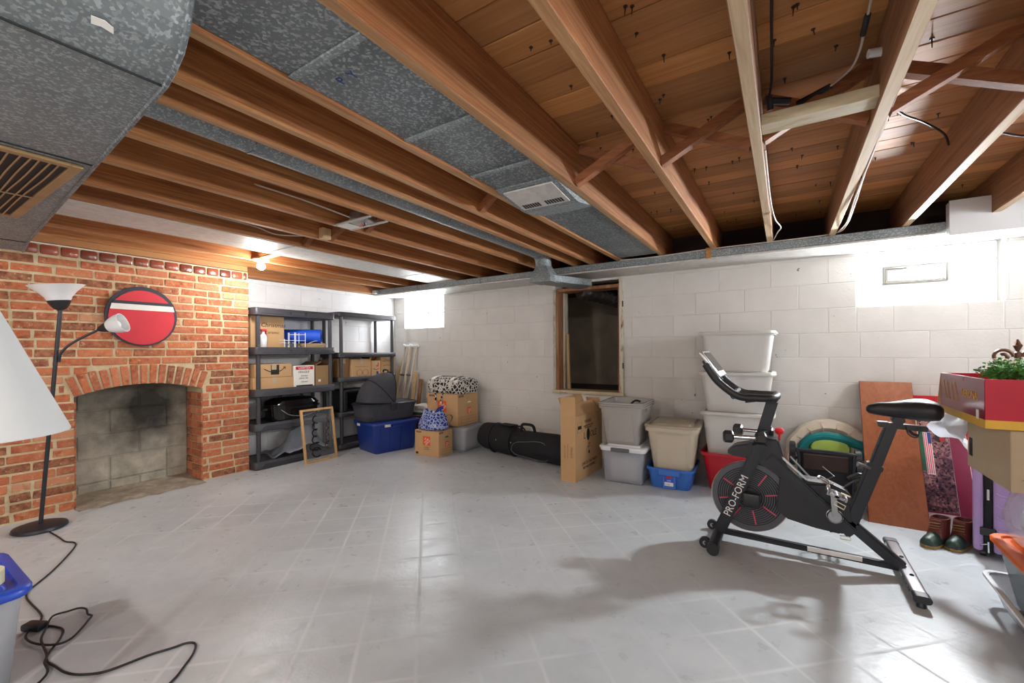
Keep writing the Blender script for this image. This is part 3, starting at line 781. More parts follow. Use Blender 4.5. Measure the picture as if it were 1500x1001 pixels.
# round pipe in a bay, ending in an elbow and a boot
rp = thing('round_duct_pipe', 'long round galvanised duct pipe between joists ending in an elbow and boot', 'duct', (-1.9, 2.0, 2.06))
cx, cz, rr = -1.98, 2.095, .072
xx = -1.935
b_ = nb(); tube(b_, [(xx, .3, 2.10), (xx, 1.0, 2.10), (xx, 3.5, 2.10)], rr, 20); do('pipe', b_, 'galvanised', rp, smooth=True)
b_ = nb(); tube(b_, [(xx, 3.48, 2.10)] + [(xx, 3.5 + .11 * math.sin(a), 2.10 - .11 * (1 - math.cos(a))) for a in [R(15 * i) for i in range(1, 7)]] + [(xx, 3.61, 1.955)], rr + .004, 20); do('elbow', b_, 'galvanised', rp, smooth=True)
for yy in (.95, 2.2):
    b_ = nb(); tube(b_, [(xx, yy, 2.10), (xx, yy + .012, 2.10)], rr + .0025, 20); do('pipe_seam', b_, 'galvanised_dark', rp, smooth=True)
b_ = nb(); r1 = [(xx + .078 * math.cos(2 * PI * k / 16 + PI / 16 * 0), 3.61 + .078 * math.sin(2 * PI * k / 16), 1.965) for k in range(16)]
def sq(k, h_): 
    a = 2 * PI * k / 16; m_ = max(abs(math.cos(a)), abs(math.sin(a))); return (math.cos(a) / m_ * h_, math.sin(a) / m_ * h_)
r2 = [(xx + .01 + sq(k, .105)[0], 3.63 + sq(k, .105)[1], 1.86) for k in range(16)]
r3 = [(xx + .01 + sq(k, .105)[0], 3.63 + sq(k, .105)[1], 1.815) for k in range(16)]
ringloft(b_, [r1, r2, r3]); do('boot', b_, 'galvanised', rp, smooth=True, ang=25)
b_ = nb(); prism(b_, [(xx + .08, 3.53), (xx + .30, 4.08), (xx + .10, 4.25), (xx - .09, 3.73)], 'z', 1.82, 1.885, .004); do('branch', b_, 'galvanised', rp)
# flexible duct inside the opening
b_ = nb(); pts = smoothpath([(-1.95, 4.5, 1.85), (-1.75, 4.75, 1.80), (-1.5, 5.0, 1.72), (-1.2, 5.4, 1.70)], 10)
tube(b_, pts, [.095 + (.008 if i % 2 else 0) for i in range(len(pts))], 16); tag(obj('flexible_duct', b_, 'flex_foil', smooth=True, ang=60), 'shiny foil flexible duct inside the dark crawl space', 'duct')
# long duct along the rear wall
wd_ = thing('rear_wall_duct', 'flat galvanised duct running along the top of the rear wall', 'duct', (-1.2, 4.1, 1.94))
cuts = [-4.74, -3.95, -2.95, -1.05, -.62, .95, 2.2]
for xa, xb in zip(cuts, cuts[1:]):
    b_ = nb(); box(b_, xa, xb, 3.95, YB - .026, 1.952, 2.012, .003); do('duct_section', b_, 'galvanised', wd_)
    b_ = nb(); box(b_, xb - .014, xb + .014, 3.944, YB - .028, 1.944, 2.0135, .002); do('drive_seam', b_, 'galvanised', wd_)
b_ = nb(); box(b_, -4.76, 2.2, 3.96, YB - .006, 1.936, 1.951, .002); do('painted_underside', b_, 'galvanised_pale', wd_)
b_ = nb(); box(b_, -.56, -.52, 3.932, 3.944, 1.94, 2.03, .002); do('hanger', b_, 'joist_yellow', wd_)
b_ = nb(); box(b_, -4.80, -4.66, 3.90, 3.99, 1.955, 2.0, .004); do('end_cap', b_, 'galvanised_pale', wd_)
# white boxing at the right end of the rear wall
dbx = thing('duct_boxing', 'flat white boxing panel covering the duct above the near window', 'panel', (1.57, 3.9, 1.9))
b_ = nb(); box(b_, .90, XR - .01, 3.86, 3.872, 1.90, 2.125, .002); do('face_panel', b_, 'panel_white', dbx)
b_ = nb(); box(b_, .902, XR - .01, 3.872, 3.94, 1.90, 1.915, .002); do('bottom_panel', b_, 'panel_white', dbx)
b_ = nb(); box(b_, .902, .914, 3.872, 3.94, 1.915, 2.12, .002); do('end_panel', b_, 'panel_white', dbx)
# ================================================================== LAMPS, WIRES, WALL PLAQUE
def lamp_light(name, loc, watts, colr=(1.0, 0.97, 0.945), rad=.07, parent=None):
    ld = bpy.data.lights.new(name, 'POINT'); ld.energy = watts; ld.color = colr; ld.shadow_soft_size = rad
    o = bpy.data.objects.new(name, ld); COL.objects.link(o); o.location = loc
    if parent is not None:
        o.parent = parent; o.location = Vector(loc) - parent.location
    return o
def ceiling_bulb(x, y, watts, label, group=None, on_z=ZJ):
    t = thing('ceiling_bulb_lamp', label, 'ceiling lamp', (x, y, on_z), 0, group)
    b_ = nb(); lathe(b_, [(.062, -.001), (.066, -.008), (.058, -.02), (.03, -.026), (.024, -.03)], 20); obj('holder', b_, 'white_paint', t, smooth=True)
    b_ = nb(); lathe(b_, [(.014, -.024), (.018, -.034), (.032, -.052), (.036, -.066), (.031, -.083), (.016, -.096), (.002, -.1)], 16); obj('bulb', b_, 'bulb_glow', t, smooth=True)
    lamp_light('bulb_light', (x, y, on_z - .13), watts, parent=t, rad=.07)
    return t
ceiling_bulb(-3.99, 2.06, BULB, 'small lit bulb in a white holder under the joists above the shelves', on_z=ZJ - .002)
for x, y, lab in ((-3.0, -1.2, 'added unseen fill bulb between the main duct and the wall opposite the windows'), (-.9, -1.3, 'added unseen fill bulb midway along the wall opposite the windows'), (1.1, -.9, 'added unseen fill bulb over the open floor beside the side wall')):
    ceiling_bulb(x, y, FILL_BULB, lab, 'added fill bulbs out of view', on_z=ZJ - .002)  # unseen bulbs, added only as fill light for the room
b_ = nb(); box(b_, -4.1, -3.72, 2.02, 2.09, ZJ - .002, ZJ + .012, .002); tag(obj('bulb_mounting_board', b_, 'joist_yellow'), 'short yellow wood strip across joists holding the lit bulb', 'board')

# open junction box with loose wires, no lamp in it
jb = thing('junction_box', 'open round electrical box on a metal bar with loose wire ends', 'junction box', (-2.33, 1.85, ZJ))
b_ = nb(); lathe(b_, [(.078, .0), (.082, .003), (.082, .05), (.074, .05), (.074, .008), (.0, .010)], 24); obj('box_can', b_, 'steel', jb, smooth=True)
b_ = nb(); box(b_, -.21, .16, -.075, -.055, -.004, .004, .001); box(b_, -.21, .16, .055, .075, -.004, .004, .001); obj('hanger_bar', b_, 'galvanised_pale', jb)
b_ = nb(); box(b_, -.20, -.09, -.075, .075, -.002, .002, .001); obj('mount_plate', b_, 'white_paint', jb)
for k, (dx, m_) in enumerate(((-.012, 'orange_ink'), (.006, 'wire_black'), (.02, 'wire_white'))):
    b_ = nb(); tube(b_, smoothpath([(dx, 0, .01), (dx * 1.6, .01, -.012), (dx * 2.2, -.005, -.022)], 4), .0035, 6); obj('loose_wire', b_, m_, jb)

# cables
def cable(name, pts, r, m, label, n=6):
    b_ = nb(); tube(b_, smoothpath(pts, n), r, 6); o = obj(name, b_, m, smooth=True); return tag(o, label, 'cable')
cable('ceiling_cable', [(-.02, 1.3, 2.235), (-.03, 1.55, 2.2), (-.035, 1.8, 2.18), (-.04, 1.9, 2.165), (-.055, 2.0, 2.15)], .0045, 'wire_black', 'black cable hanging beside the pale joist, ending in a socket')
b_ = nb(); tube(b_, [(-.06, 1.98, 2.155), (.02, 2.02, 2.15)], .014, 10); tube(b_, [(-.05, 1.97, 2.17), (-.045, 1.99, 2.12)], .012, 8)
tag(obj('cable_splice', b_, 'black_plastic', smooth=True), 'black taped splice where cables meet beside the pale joist', 'splice')
cable('knob_wire', [(.225, 1.5, 2.24), (.222, 1.75, 2.205), (.218, 1.86, 2.18), (.20, 1.95, 2.17), (.14, 2.03, 2.165), (.10, 2.06, 2.16)], .004, 'wire_white', 'old pale wire sagging along the joist with taped joints')
b_ = nb(); tube(b_, [(.222, 1.72, 2.208), (.22, 1.80, 2.196)], .009, 8); tag(obj('taped_joint', b_, 'black_plastic', smooth=True), 'short black taped joint midway on the old pale wire', 'splice')
b_ = nb(); tube(b_, [(.15, 2.02, 2.166), (.05, 2.08, 2.155)], [.010, .016], 8)
tag(obj('taped_joint', b_, 'black_plastic', smooth=True), 'fat black taped end of the old pale wire', 'splice')
b_ = nb(); tube(b_, [(.24, 1.86, 2.16), (.278, 1.87, 2.16)], .014, 12); tag(obj('porcelain_knob', b_, 'white_plastic', smooth=True), 'white porcelain wire knob on the side of a joist', 'insulator')
cable('joist_cable', [(.34, 2.2, 2.21), (.42, 2.48, 2.205), (.54, 2.66, 2.20), (.64, 2.82, 2.19), (.675, 2.9, 2.16)], .005, 'wire_black', 'black cable crossing from one joist to the next')
cable('joist_cable', [(.73, 2.7, 2.14), (.9, 2.85, 2.12), (1.08, 2.95, 2.13)], .005, 'wire_black', 'black cable crossing the last joist bay beside the white boxing')
cable('white_cable', [(.325, 1.7, 2.06), (.327, 2.1, 2.035), (.33, 2.6, 2.03), (.35, 3.2, 2.02), (.36, 3.7, 2.02), (.32, 3.93, 2.022), (0.1, 3.944, 2.016), (-.5, 3.942, 2.018), (-1.0, 3.944, 2.008), (-1.3, 3.942, 2.014)], .0045, 'wire_white', 'white cable running down a joist and along the duct edge')
cable('white_cable', [(.322, 1.8, 2.05), (.326, 2.4, 2.022), (.33, 3.0, 2.005), (.34, 3.5, 1.99), (.33, 3.90, 2.022)], .004, 'wire_white', 'second white cable sagging below the joist')
cable('white_cable', [(-.07, 2.2, 2.05), (-.068, 2.9, 2.04), (-.05, 3.2, 2.0), (-.02, 3.4, 1.99), (-.04, 3.7, 2.03), (-.07, 3.9, 2.02)], .004, 'wire_white', 'thin white cable looping off the pale joist to the duct')
cable('bay_cable', [(-3.22, .7, 2.10), (-3.235, 1.2, 2.09), (-3.235, 1.6, 2.085), (-3.23, 1.8, 2.06), (-3.0, 1.98, 2.06)], .005, 'wire_white', 'pale cable stapled along a joist to the bridging')
cable('bay_cable', [(-2.52, 1.2, 2.12), (-2.45, 1.5, 2.09), (-2.38, 1.7, 2.05), (-2.36, 1.8, 2.035)], .005, 'wire_white', 'pale cable looping into the open round box')
# plaque
pq = thing('wall_plaque', 'oval red wooden plaque with a white and a dark band hung on the bricks', 'plaque', (FX + .012, 1.36, 1.22))
def yz(cx, cz, ry, rz, n=28, pw=2.0):
    return [(cx + ry * (1 if math.cos(a) > 0 else -1) * abs(math.cos(a)) ** (2 / pw), cz + rz * (1 if math.sin(a) > 0 else -1) * abs(math.sin(a)) ** (2 / pw)) for a in [2 * PI * k / n for k in range(n)]]
b_ = nb(); prism(b_, yz(-.01, .25, .235, .245), 'x', 0, .018); obj('backing', b_, 'black_paint', pq)
b_ = nb(); prism(b_, yz(-.01, .24, .215, .222), 'x', .018, .0225); obj('red_field', b_, 'red_paint', pq)
b_ = nb(); prism(b_, [(-.215, .30), (.205, .30), (.195, .345), (-.205, .345)], 'x', .0225, .0245); obj('white_band', b_, 'white_paint', pq)
b_ = nb(); prism(b_, [(-.205, .345), (.195, .345), (.18, .37), (-.19, .37)], 'x', .0225, .0245); obj('dark_band', b_, 'black_paint', pq)

# floor lamp with a side reading arm, leaning a little
fl = thing('floor_lamp', 'black torchiere floor lamp with a side reading arm and white shades', 'floor lamp', (-4.20, .725, 0))
b_ = nb(); lathe(b_, [(.125, 0), (.135, .008), (.13, .024), (.10, .034), (.02, .038)], 32); obj('base', b_, 'black_metal', fl, smooth=True)
top = Vector((.03, .095, 1.475))
def pp(t): return top * t
b_ = nb(); tube(b_, [pp(.02), pp(.5), pp(1)], .0115, 12); obj('pole', b_, 'black_metal', fl, smooth=True)
b_ = nb(); tube(b_, [pp(.445), pp(.452)], .0145, 12); tube(b_, [pp(.77), pp(.777)], .0145, 12); obj('pole_joint', b_, 'black_plastic', fl, smooth=True)
tl = Matrix.Translation(top) @ Matrix.Rotation(R(7), 4, 'X')
b_ = nb(); lathe(b_, [(.014, -.01), (.032, 0), (.05, .028), (.062, .055), (.058, .057), (.01, .02)], 24); b_.transform(tl); obj('socket_cup', b_, 'black_plastic', fl, smooth=True)
b_ = nb(); lathe(b_, [(.056, .05), (.068, .08), (.095, .115), (.142, .158), (.139, .161), (.09, .122), (.062, .085), (.05, .056)], 32, caps=False); b_.transform(tl); obj('bowl_shade', b_, 'shade_glass', fl, smooth=True)
j = pp(.775)
b_ = nb(); tube(b_, smoothpath([j + Vector((.012, .012, -.03)), j + Vector((.025, .02, .03)), j + Vector((.05, .06, .09)), j + Vector((.09, .13, .15)), j + Vector((.13, .19, .195))], 6), .008, 10); obj('reading_arm', b_, 'black_metal', fl, smooth=True)
tip = j + Vector((.13, .19, .195)); ax = Vector((.55, .62, .30)).normalized()
rotm = Matrix.Translation(tip) @ ax.to_track_quat('Z', 'Y').to_matrix().to_4x4()
b_ = nb(); lathe(b_, [(.012, -.01), (.022, .005), (.038, .05), (.036, .052), (.01, .03)], 20); b_.transform(rotm); obj('socket_cup', b_, 'black_plastic', fl, smooth=True)
b_ = nb(); lathe(b_, [(.034, .045), (.052, .075), (.064, .11), (.068, .145), (.065, .145), (.06, .11), (.048, .078), (.03, .05)], 24, caps=False); b_.transform(rotm); obj('cone_shade', b_, 'shade_glass', fl, smooth=True)
b_ = nb(); lathe(b_, [(.012, .05), (.018, .07), (.028, .095), (.024, .118), (.004, .128)], 14); b_.transform(rotm); obj('bulb', b_, 'white_plastic', fl, smooth=True)
b_ = nb(); tube(b_, [rotm @ Vector((.03, 0, .03)), rotm @ Vector((.05, 0, .03))], .004, 6); obj('switch', b_, 'black_plastic', fl)
# cord of the lamp, lying on the floor
cordA = [(-4.09, .741), (-3.912, .751), (-3.77, .756), (-3.71, .78), (-3.636, .773), (-3.487, .706), (-3.318, .616), (-3.205, .543), (-3.143, .502), (-3.067, .483), (-2.968, .482), (-2.854, .486), (-2.78, .483), (-2.724, .464), (-2.69, .448), (-2.672, .477), (-2.628, .498), (-2.57, .508), (-2.496, .482), (-2.441, .449), (-2.378, .424), (-2.291, .434), (-2.23, .443), (-2.177, .462), (-2.126, .498), (-2.102, .532), (-2.089, .58), (-2.075, .645), (-2.049, .704), (-2.031, .752), (-1.995, .766), (-1.942, .738), (-1.89, .689), (-1.844, .638), (-1.80, .55), (-1.84, .42)]
loop = [(-2.69, .44), (-2.649, .416), (-2.599, .410), (-2.538, .421), (-2.479, .447), (-2.448, .477), (-2.458, .512), (-2.51, .552), (-2.562, .585), (-2.59, .601), (-2.621, .595), (-2.678, .603), (-2.716, .587), (-2.725, .552), (-2.731, .507), (-2.633, .469), (-2.559, .443), (-2.496, .436), (-2.402, .430), (-2.349, .415), (-2.25, .40), (-2.15, .30)]
cc = thing('lamp_cord', 'black lamp cord with an inline switch tangled on the floor', 'cord', (-2.69, .446, 0))
def cob(pts, z, name):
    b_ = nb(); tube(b_, smoothpath([(x + 2.69, y - .446, z) for x, y in pts], 5), .0042, 6); obj(name, b_, 'wire_black', cc, smooth=True)
cob(cordA, .0045, 'cord_run'); cob(loop, .011, 'cord_loop')
b_ = nb(); box(b_, -.022, .022, -.04, .04, .001, .03, .008, 2); obj('inline_switch', b_, 'black_plastic', cc, (0, 0, 0), (0, 0, R(-60)), smooth=True)

# big white lampshade of a second floor lamp
sl = thing('shaded_floor_lamp', 'floor lamp with a wide white empire shade beside the blue-lidded bin', 'floor lamp', (-1.883, .166, 0))
b_ = nb(); lathe(b_, [(.12, 0), (.13, .008), (.12, .02), (.02, .03)], 28); obj('base', b_, 'black_metal', sl, smooth=True)
b_ = nb(); tube(b_, [(0, 0, .02), (0, 0, 1.30)], .011, 12); obj('pole', b_, 'black_metal', sl, smooth=True)
b_ = nb(); lathe(b_, [(.072, 1.32), (.222, .947), (.221, .944), (.217, .947), (.068, 1.318)], 48, caps=False); obj('lamp_shade', b_, 'shade_cloth', sl, smooth=True)
b_ = nb()
for k in range(3): tube(b_, [(0, 0, 1.30), (.069 * math.cos(k * 2.094), .069 * math.sin(k * 2.094), 1.317)], .002, 6)
obj('spider', b_, 'steel', sl)
# ================================================================== CONTAINERS
def tote(name, label, cat, loc, rz, w, d, h, body, lid=None, taper=.86, r=.04, group=None, rim='', handles=True, rimh=.03, lidm=None, ribs=0, wall=.004, lid_h=.022, inner=True, panel=False):
    """a moulded bin: w along its x, d along its y (its opening size), open or with a lid"""
    t = thing(name, label, cat, loc, rz, group)
    tw, td = w - .03, d - .03
    bw, bd = tw * taper, td * taper
    b_ = nb(); zs = h - (lid_h if lid else 0)
    rings = [rrect(bw - .012, bd - .012, r * .8, 0), rrect(bw, bd, r * .9, .008), rrect(tw, td, r, zs)]
    if inner or not lid: rings += [rrect(tw - 2 * wall, td - 2 * wall, r, zs), rrect(bw - 2 * wall, bd - 2 * wall, r * .9, .012)]
    ringloft(b_, rings); obj('body', b_, body, t, smooth=True)
    b_ = nb()
    ringloft(b_, [rrect(tw - .001, td - .001, r, zs - rimh), rrect(w - .004, d - .004, r + .008, zs - rimh), rrect(w, d, r + .01, zs - rimh + .004), rrect(w - .002, d - .002, r + .01, zs), rrect(tw - 2 * wall - .001, td - 2 * wall - .001, r, zs), rrect(tw - 2 * wall - .001, td - 2 * wall - .001, r, zs - .006)], False, False)
    obj('rim', b_, rim or body, t, smooth=True)
    def at(z): f_ = taper + (1 - taper) * z / zs; return tw * f_ / 2, td * f_ / 2
    if handles:
        for s in (-1, 1):
            b_ = nb(); hw_, hd_ = at(zs - rimh - .02)
            box(b_, s * (w / 2 - .02) - .022, s * (w / 2 - .02) + .022, -.07, .07, zs - rimh - .03, zs - rimh + .001, .006); obj('handle', b_, rim or body, t)
    if panel:
        for s in (-1, 1):
            b_ = nb(); y1, y2 = at(.03)[1], at(zs - .07)[1]
            pts = [(-.3 * tw, .03), (.3 * tw, .03), (.27 * tw, zs - .07), (-.27 * tw, zs - .07)]
            fr = [(x, s * (at(z)[1] + .004), z) for x, z in pts]; bk = [(x, s * (at(z)[1] - .004), z) for x, z in pts]
            ringloft(b_, [fr, bk]); obj('side_panel', b_, body, t)
    for k in range(ribs):
        for s in (-1, 1):
            x = (-.5 + (k + .5) / ribs) * tw * .9
            b_ = nb(); ringloft(b_, [[(x - .008, s * (at(.02)[1] - .003), .02), (x + .008, s * (at(.02)[1] - .003), .02), (x + .008, s * (at(.02)[1] + .006), .02), (x - .008, s * (at(.02)[1] + .006), .02)],
                                     [(x - .010, s * (at(zs - rimh)[1] - .003), zs - rimh), (x + .010, s * (at(zs - rimh)[1] - .003), zs - rimh), (x + .010, s * (at(zs - rimh)[1] + .007), zs - rimh), (x - .010, s * (at(zs - rimh)[1] + .007), zs - rimh)]]); obj('rib', b_, body, t)
    if lid:
        b_ = nb()
        ringloft(b_, [rrect(w + .002, d + .002, r + .012, zs - .012), rrect(w + .014, d + .014, r + .016, zs - .010), rrect(w + .014, d + .014, r + .016, zs + .006), rrect(w + .002, d + .002, r + .012, zs + .012), rrect(w - .05, d - .05, r, zs + .012), rrect(w - .06, d - .06, r, zs + .003), rrect(w - .10, d - .10, r * .8, zs + .004), rrect(w - .115, d - .115, r * .8, h)])
        obj('lid', b_, lid, t, smooth=True, ang=50)
    return t
def carton(name, label, loc, rz, w, d, h, m='cardboard', tape=True, group=None, cat='cardboard box', bev=.003):
    t = thing(name, label, cat, loc, rz, group)
    b_ = nb(); box(b_, -w / 2, w / 2, -d / 2, d / 2, 0, h - .003, bev); obj('carton', b_, m, t)
    for s in (-1, 1):
        b_ = nb(); box(b_, -w / 2 + .002, w / 2 - .002, min(s * .001, s * d / 2 - s * .001), max(s * .001, s * d / 2 - s * .001), h - .003, h, .001); obj('flap', b_, m, t)
    if tape:
        b_ = nb(); box(b_, -w / 2 - .0005, w / 2 + .0005, -.025, .025, h, h + .0008); box(b_, -w / 2 - .0012, -w / 2, -.025, .025, h - .06, h); box(b_, w / 2, w / 2 + .0012, -.025, .025, h - .06, h); obj('packing_tape', b_, 'cardboard_tan', t)
    return t

# blue-lidded bin, lower left
lb = tote('storage_bin', 'clear plastic storage bin with a bright blue lid beside the lamp cord', 'storage bin', (-2.50, .12, 0), 0, .50, .50, .36, 'clear_plastic', 'blue_lid', .88, rim='blue_lid', rimh=.02)
b_ = nb(); box(b_, -.17, .17, -.17, .17, .015, .2, .02); tag(obj('folded_cloth', b_, 'white_fabric', None, (-2.50, .12, 0)), 'pale folded cloth inside the blue-lidded bin', 'cloth')
tp = thing('tape_roll', 'roll of clear packing tape with a yellow core lying on the blue lid', 'tape roll', (-2.36, .265, .361))
b_ = nb(); lathe(b_, [(.04, 0), (.055, 0), (.055, .048), (.04, .048)], 32, caps=False); ringloft(b_, [[(r_ * math.cos(2 * PI * k / 32), r_ * math.sin(2 * PI * k / 32), z) for k in range(32)] for r_, z in ((.04, .048), (.04, 0))], False, False); obj('tape_band', b_, 'tape', tp, smooth=True)
b_ = nb(); ringloft(b_, [[(r_ * math.cos(2 * PI * k / 32), r_ * math.sin(2 * PI * k / 32), z) for k in range(32)] for r_, z in ((.0398, .001), (.0398, .047), (.037, .047), (.037, .001))], False, False); obj('core', b_, 'yellow_card', tp, smooth=True)

# ================================================================== SHELVING UNITS
def shelf_unit(label, loc, L=.90, D=.41, levels=(.04, .418, .762, 1.183, 1.579), th=.078):
    t = thing('shelving_unit', label, 'shelving unit', loc, 0, 'black plastic shelving units')
    for i, z in enumerate(levels):
        b_ = nb(); e = .010
        # tray with recessed top and panelled edge; x = depth, y = length
        ringloft(b_, [rrect(D - .02, L - .02, .03, z - th / 2), rrect(D, L, .035, z - th / 2 + .006), rrect(D, L, .035, z + th / 2 - .004), rrect(D - .008, L - .008, .03, z + th / 2), rrect(D - .03, L - .03, .02, z + th / 2), rrect(D - .034, L - .034, .02, z + th / 2 - .012)])
        s = obj('shelf', b_, 'shelf_plastic', t, smooth=True, ang=50)
        for ya, yb, zz in ((-.5, -.1, -.5), (-.04, .04, .3), (.1, .5, -.5)):
            b_ = nb(); hh = th / 2
            if zz < 0: pts = [(ya * L * .86, z - hh * .45), (yb * L * .86, z - hh * .45), (yb * L * .80, z + hh * .4), (ya * L * .80, z + hh * .4)]
            else: pts = [(-.12 * L, z + hh * .35), (.12 * L, z + hh * .35), (.08 * L, z - hh * .55), (-.08 * L, z - hh * .55)]
            prism(b_, pts, 'x', D / 2 - .002, D / 2 + .0035, .002); obj('edge_panel', b_, 'shelf_plastic', s)
    for i, (za, zb) in enumerate(zip(levels, levels[1:])):
        for sx in (-1, 1):
            for sy in (-1, 1):
                b_ = nb(); tube(b_, [(sx * (D / 2 - .035), sy * (L / 2 - .05), za + th / 2 - .012), (sx * (D / 2 - .035), sy * (L / 2 - .05), zb - th / 2)], .0205, 14); obj('post', b_, 'shelf_plastic', t, smooth=True)
    return t
SH1 = shelf_unit('black plastic shelving unit next to the brick, its tray edges wide and panelled', (-4.595, 2.65, 0))
SH2 = shelf_unit('black plastic shelving unit in the corner, thinner shelves, boxes on its middle shelf', (-4.60, 3.595, 0), .88, .40, (.05, .425, .84, 1.13, 1.615), .056)
T1 = [z + .078 / 2 - .012 for z in (.04, .418, .762, 1.183, 1.579)]
T2 = [z + .056 / 2 - .012 for z in (.05, .425, .84, 1.13, 1.615)]
# ---- on the first unit, fourth shelf
z = T1[3]
cb = carton('tall_carton', 'tall tan carton marked in pen on the upper shelf against the brick', (-4.62, 2.385, z), 0, .25, .34, .36)
text('Christmas', .062, 'black_ink', cb, (.1262, .055, .24), '+x', 'handwriting', shear=.2); text('Ceramic', .045, 'brown_ink', cb, (.1262, .04, .165), '+x', 'handwriting', shear=.2)
sp = thing('spray_bottle', 'white spray bottle with a red trigger on the upper shelf', 'spray bottle', (-4.46, 2.32, z))
b_ = nb(); lathe(b_, [(.03, 0), (.034, .006), (.034, .11), (.026, .135), (.013, .15), (.013, .17)], 18); obj('bottle', b_, 'white_plastic', sp, smooth=True)
b_ = nb(); box(b_, -.014, .014, -.025, .03, .17, .195, .004); box(b_, -.008, .008, .02, .03, .13, .175, .003); obj('trigger', b_, 'red_plastic', sp)
wr = thing('wire_rack', 'small white wire basket rack on the upper shelf', 'wire rack', (-4.47, 2.62, z))
for i, (ya, yb) in enumerate(((-.11, 0.0), (0.01, .12))):
    for x in (-.06, .06):
        for p_, q_ in ((ya, .10 + .07 * i), (yb, .17)):
            b_ = nb(); tube(b_, [(x, p_, 0), (x, p_, q_)], .004, 6); obj('upright', b_, 'white_plastic', wr)
    b_ = nb()
    for zz in (.085, .15 if i else .06): tube(b_, [(-.06, ya, zz), (.06, ya, zz), (.06, yb, zz), (-.06, yb, zz)], .003, 6, closed=True)
    obj('basket_rail', b_, 'white_plastic', wr)
    b_ = nb(); tube(b_, smoothpath([(.06, ya + .01, .08), (.062, (ya + yb) / 2, .02), (.06, yb, .005)], 5), .002, 5); tube(b_, smoothpath([(.06, ya + .01, .02), (.062, (ya + yb) / 2, .05), (.06, yb, .08)], 5), .002, 5); obj('wire_curl', b_, 'wire_black', wr)
rm = thing('rolled_mat', 'rolled bright blue foam mat on the upper shelf', 'mat', (-4.60, 2.80, z + .135))
b_ = nb(); tube(b_, [(-.14, -.17, .0), (.04, .02, 0), (.16, .15, .0)], .078, 24); obj('roll', b_, 'royal_blue', rm, smooth=True)
b_ = nb(); n_ = Vector((.18, .19, 0)).normalized(); sid = Vector((-n_.y, n_.x, 0)); pts = []
for k in range(60):
    a = k * .35; rr_ = .012 + .0011 * k; pts.append(Vector((.16, .15, 0)) + n_ * .003 + sid * rr_ * math.cos(a) + Vector((0, 0, rr_ * math.sin(a))))
tube(b_, pts, .0016, 4); obj('spiral_end', b_, 'navy_plastic', rm)
bk = thing('wicker_basket', 'shallow tan basket tray under the blue mat', 'basket', (-4.50, 2.88, z))
b_ = nb(); ringloft(b_, [rrect(.14, .26, .05, 0), rrect(.16, .30, .06, .055), rrect(.152, .292, .06, .055), rrect(.13, .25, .05, .006)]); obj('tray', b_, 'cardboard', bk, smooth=True)
b_ = nb()
for zz in (.015, .03, .045): tube(b_, rrect(.145 + .3 * (zz), .27 + .55 * zz, .055, zz), .004, 5, closed=True)
obj('weave', b_, 'cardboard_tan', bk)
b_ = nb(); tube(b_, smoothpath([(.075, -.10, .05), (.078, 0, .085), (.075, .10, .05)], 6), .005, 6); obj('handle', b_, 'cardboard_tan', bk)
# ---- third shelf
z = T1[2]
ab = carton('long_carton', 'long flat tan carton, undermost of two by the brick', (-4.58, 2.415, z), 0, .30, .42, .125)
ab = carton('arrow_carton', 'tan carton with a black printed curved arrow logo tape lying on a flat carton', (-4.575, 2.41, z + .127), 0, .29, .38, .135)
decal('logo_tape', rectp(.085, .10), 'black_ink', ab, (.1455, .01, .075), '+x')
b_ = nb(); tube(b_, smoothpath([(.146, -.10, .085), (.1465, -.03, .055), (.1465, .06, .06), (.146, .115, .10)], 6), .0035, 5); tube(b_, [(.146, .095, .10), (.146, .118, .102), (.146, .118, .078)], .003, 5); obj('arrow_mark', b_, 'black_ink', ab)
lr = carton('white_carton', 'white file carton with a red band and pen writing on the third shelf', (-4.53, 2.735, z), 0, .22, .235, .235, 'paper', False)
decal('red_band', rectp(.20, .034), 'red_ink', lr, (.1105, 0, .208), '+x'); text('LAWTEX', .034, 'white_ink', lr, (.1112, 0, .208), '+x')
for i, (s, zz) in enumerate((('FRAGILE', .165), ('kitchen', .125), ('plates etc', .10), ('Dianne', .06))): text(s, .026 if i else .034, 'black_ink', lr, (.1105, -.01 + .008 * (i % 2), zz), '+x', 'handwriting', shear=.3)
decal('base_print', rectp(.19, .014), 'black_ink', lr, (.1105, 0, .018), '+x')
b_ = nb(); oc = thing('open_carton', 'open brown carton with raised flaps on the third shelf', 'cardboard box', (-4.58, 2.975, z))
for dims in ((-.15, .15, -.11, -.106, 0, .23), (-.15, .15, .106, .11, 0, .23), (-.15, -.146, -.11, .11, 0, .23), (.146, .15, -.11, .11, 0, .23), (-.15, .15, -.11, .11, 0, .004)): box(b_, *dims)
obj('carton', b_, 'cardboard_dark', oc)
for s in (-1, 1):
    b_ = nb(); prism(b_, [(s * .11, .23), (s * .106, .23), (s * .03, .27), (s * .03, .274)] if s < 0 else [(.106, .23), (.11, .23), (.135, .29), (.131, .29)], 'x', -.15, .15); obj('flap', b_, 'cardboard_dark', oc)
decal('sticker', rectp(.03, .025), 'paper', oc, (.1505, -.055, .06), '+x')
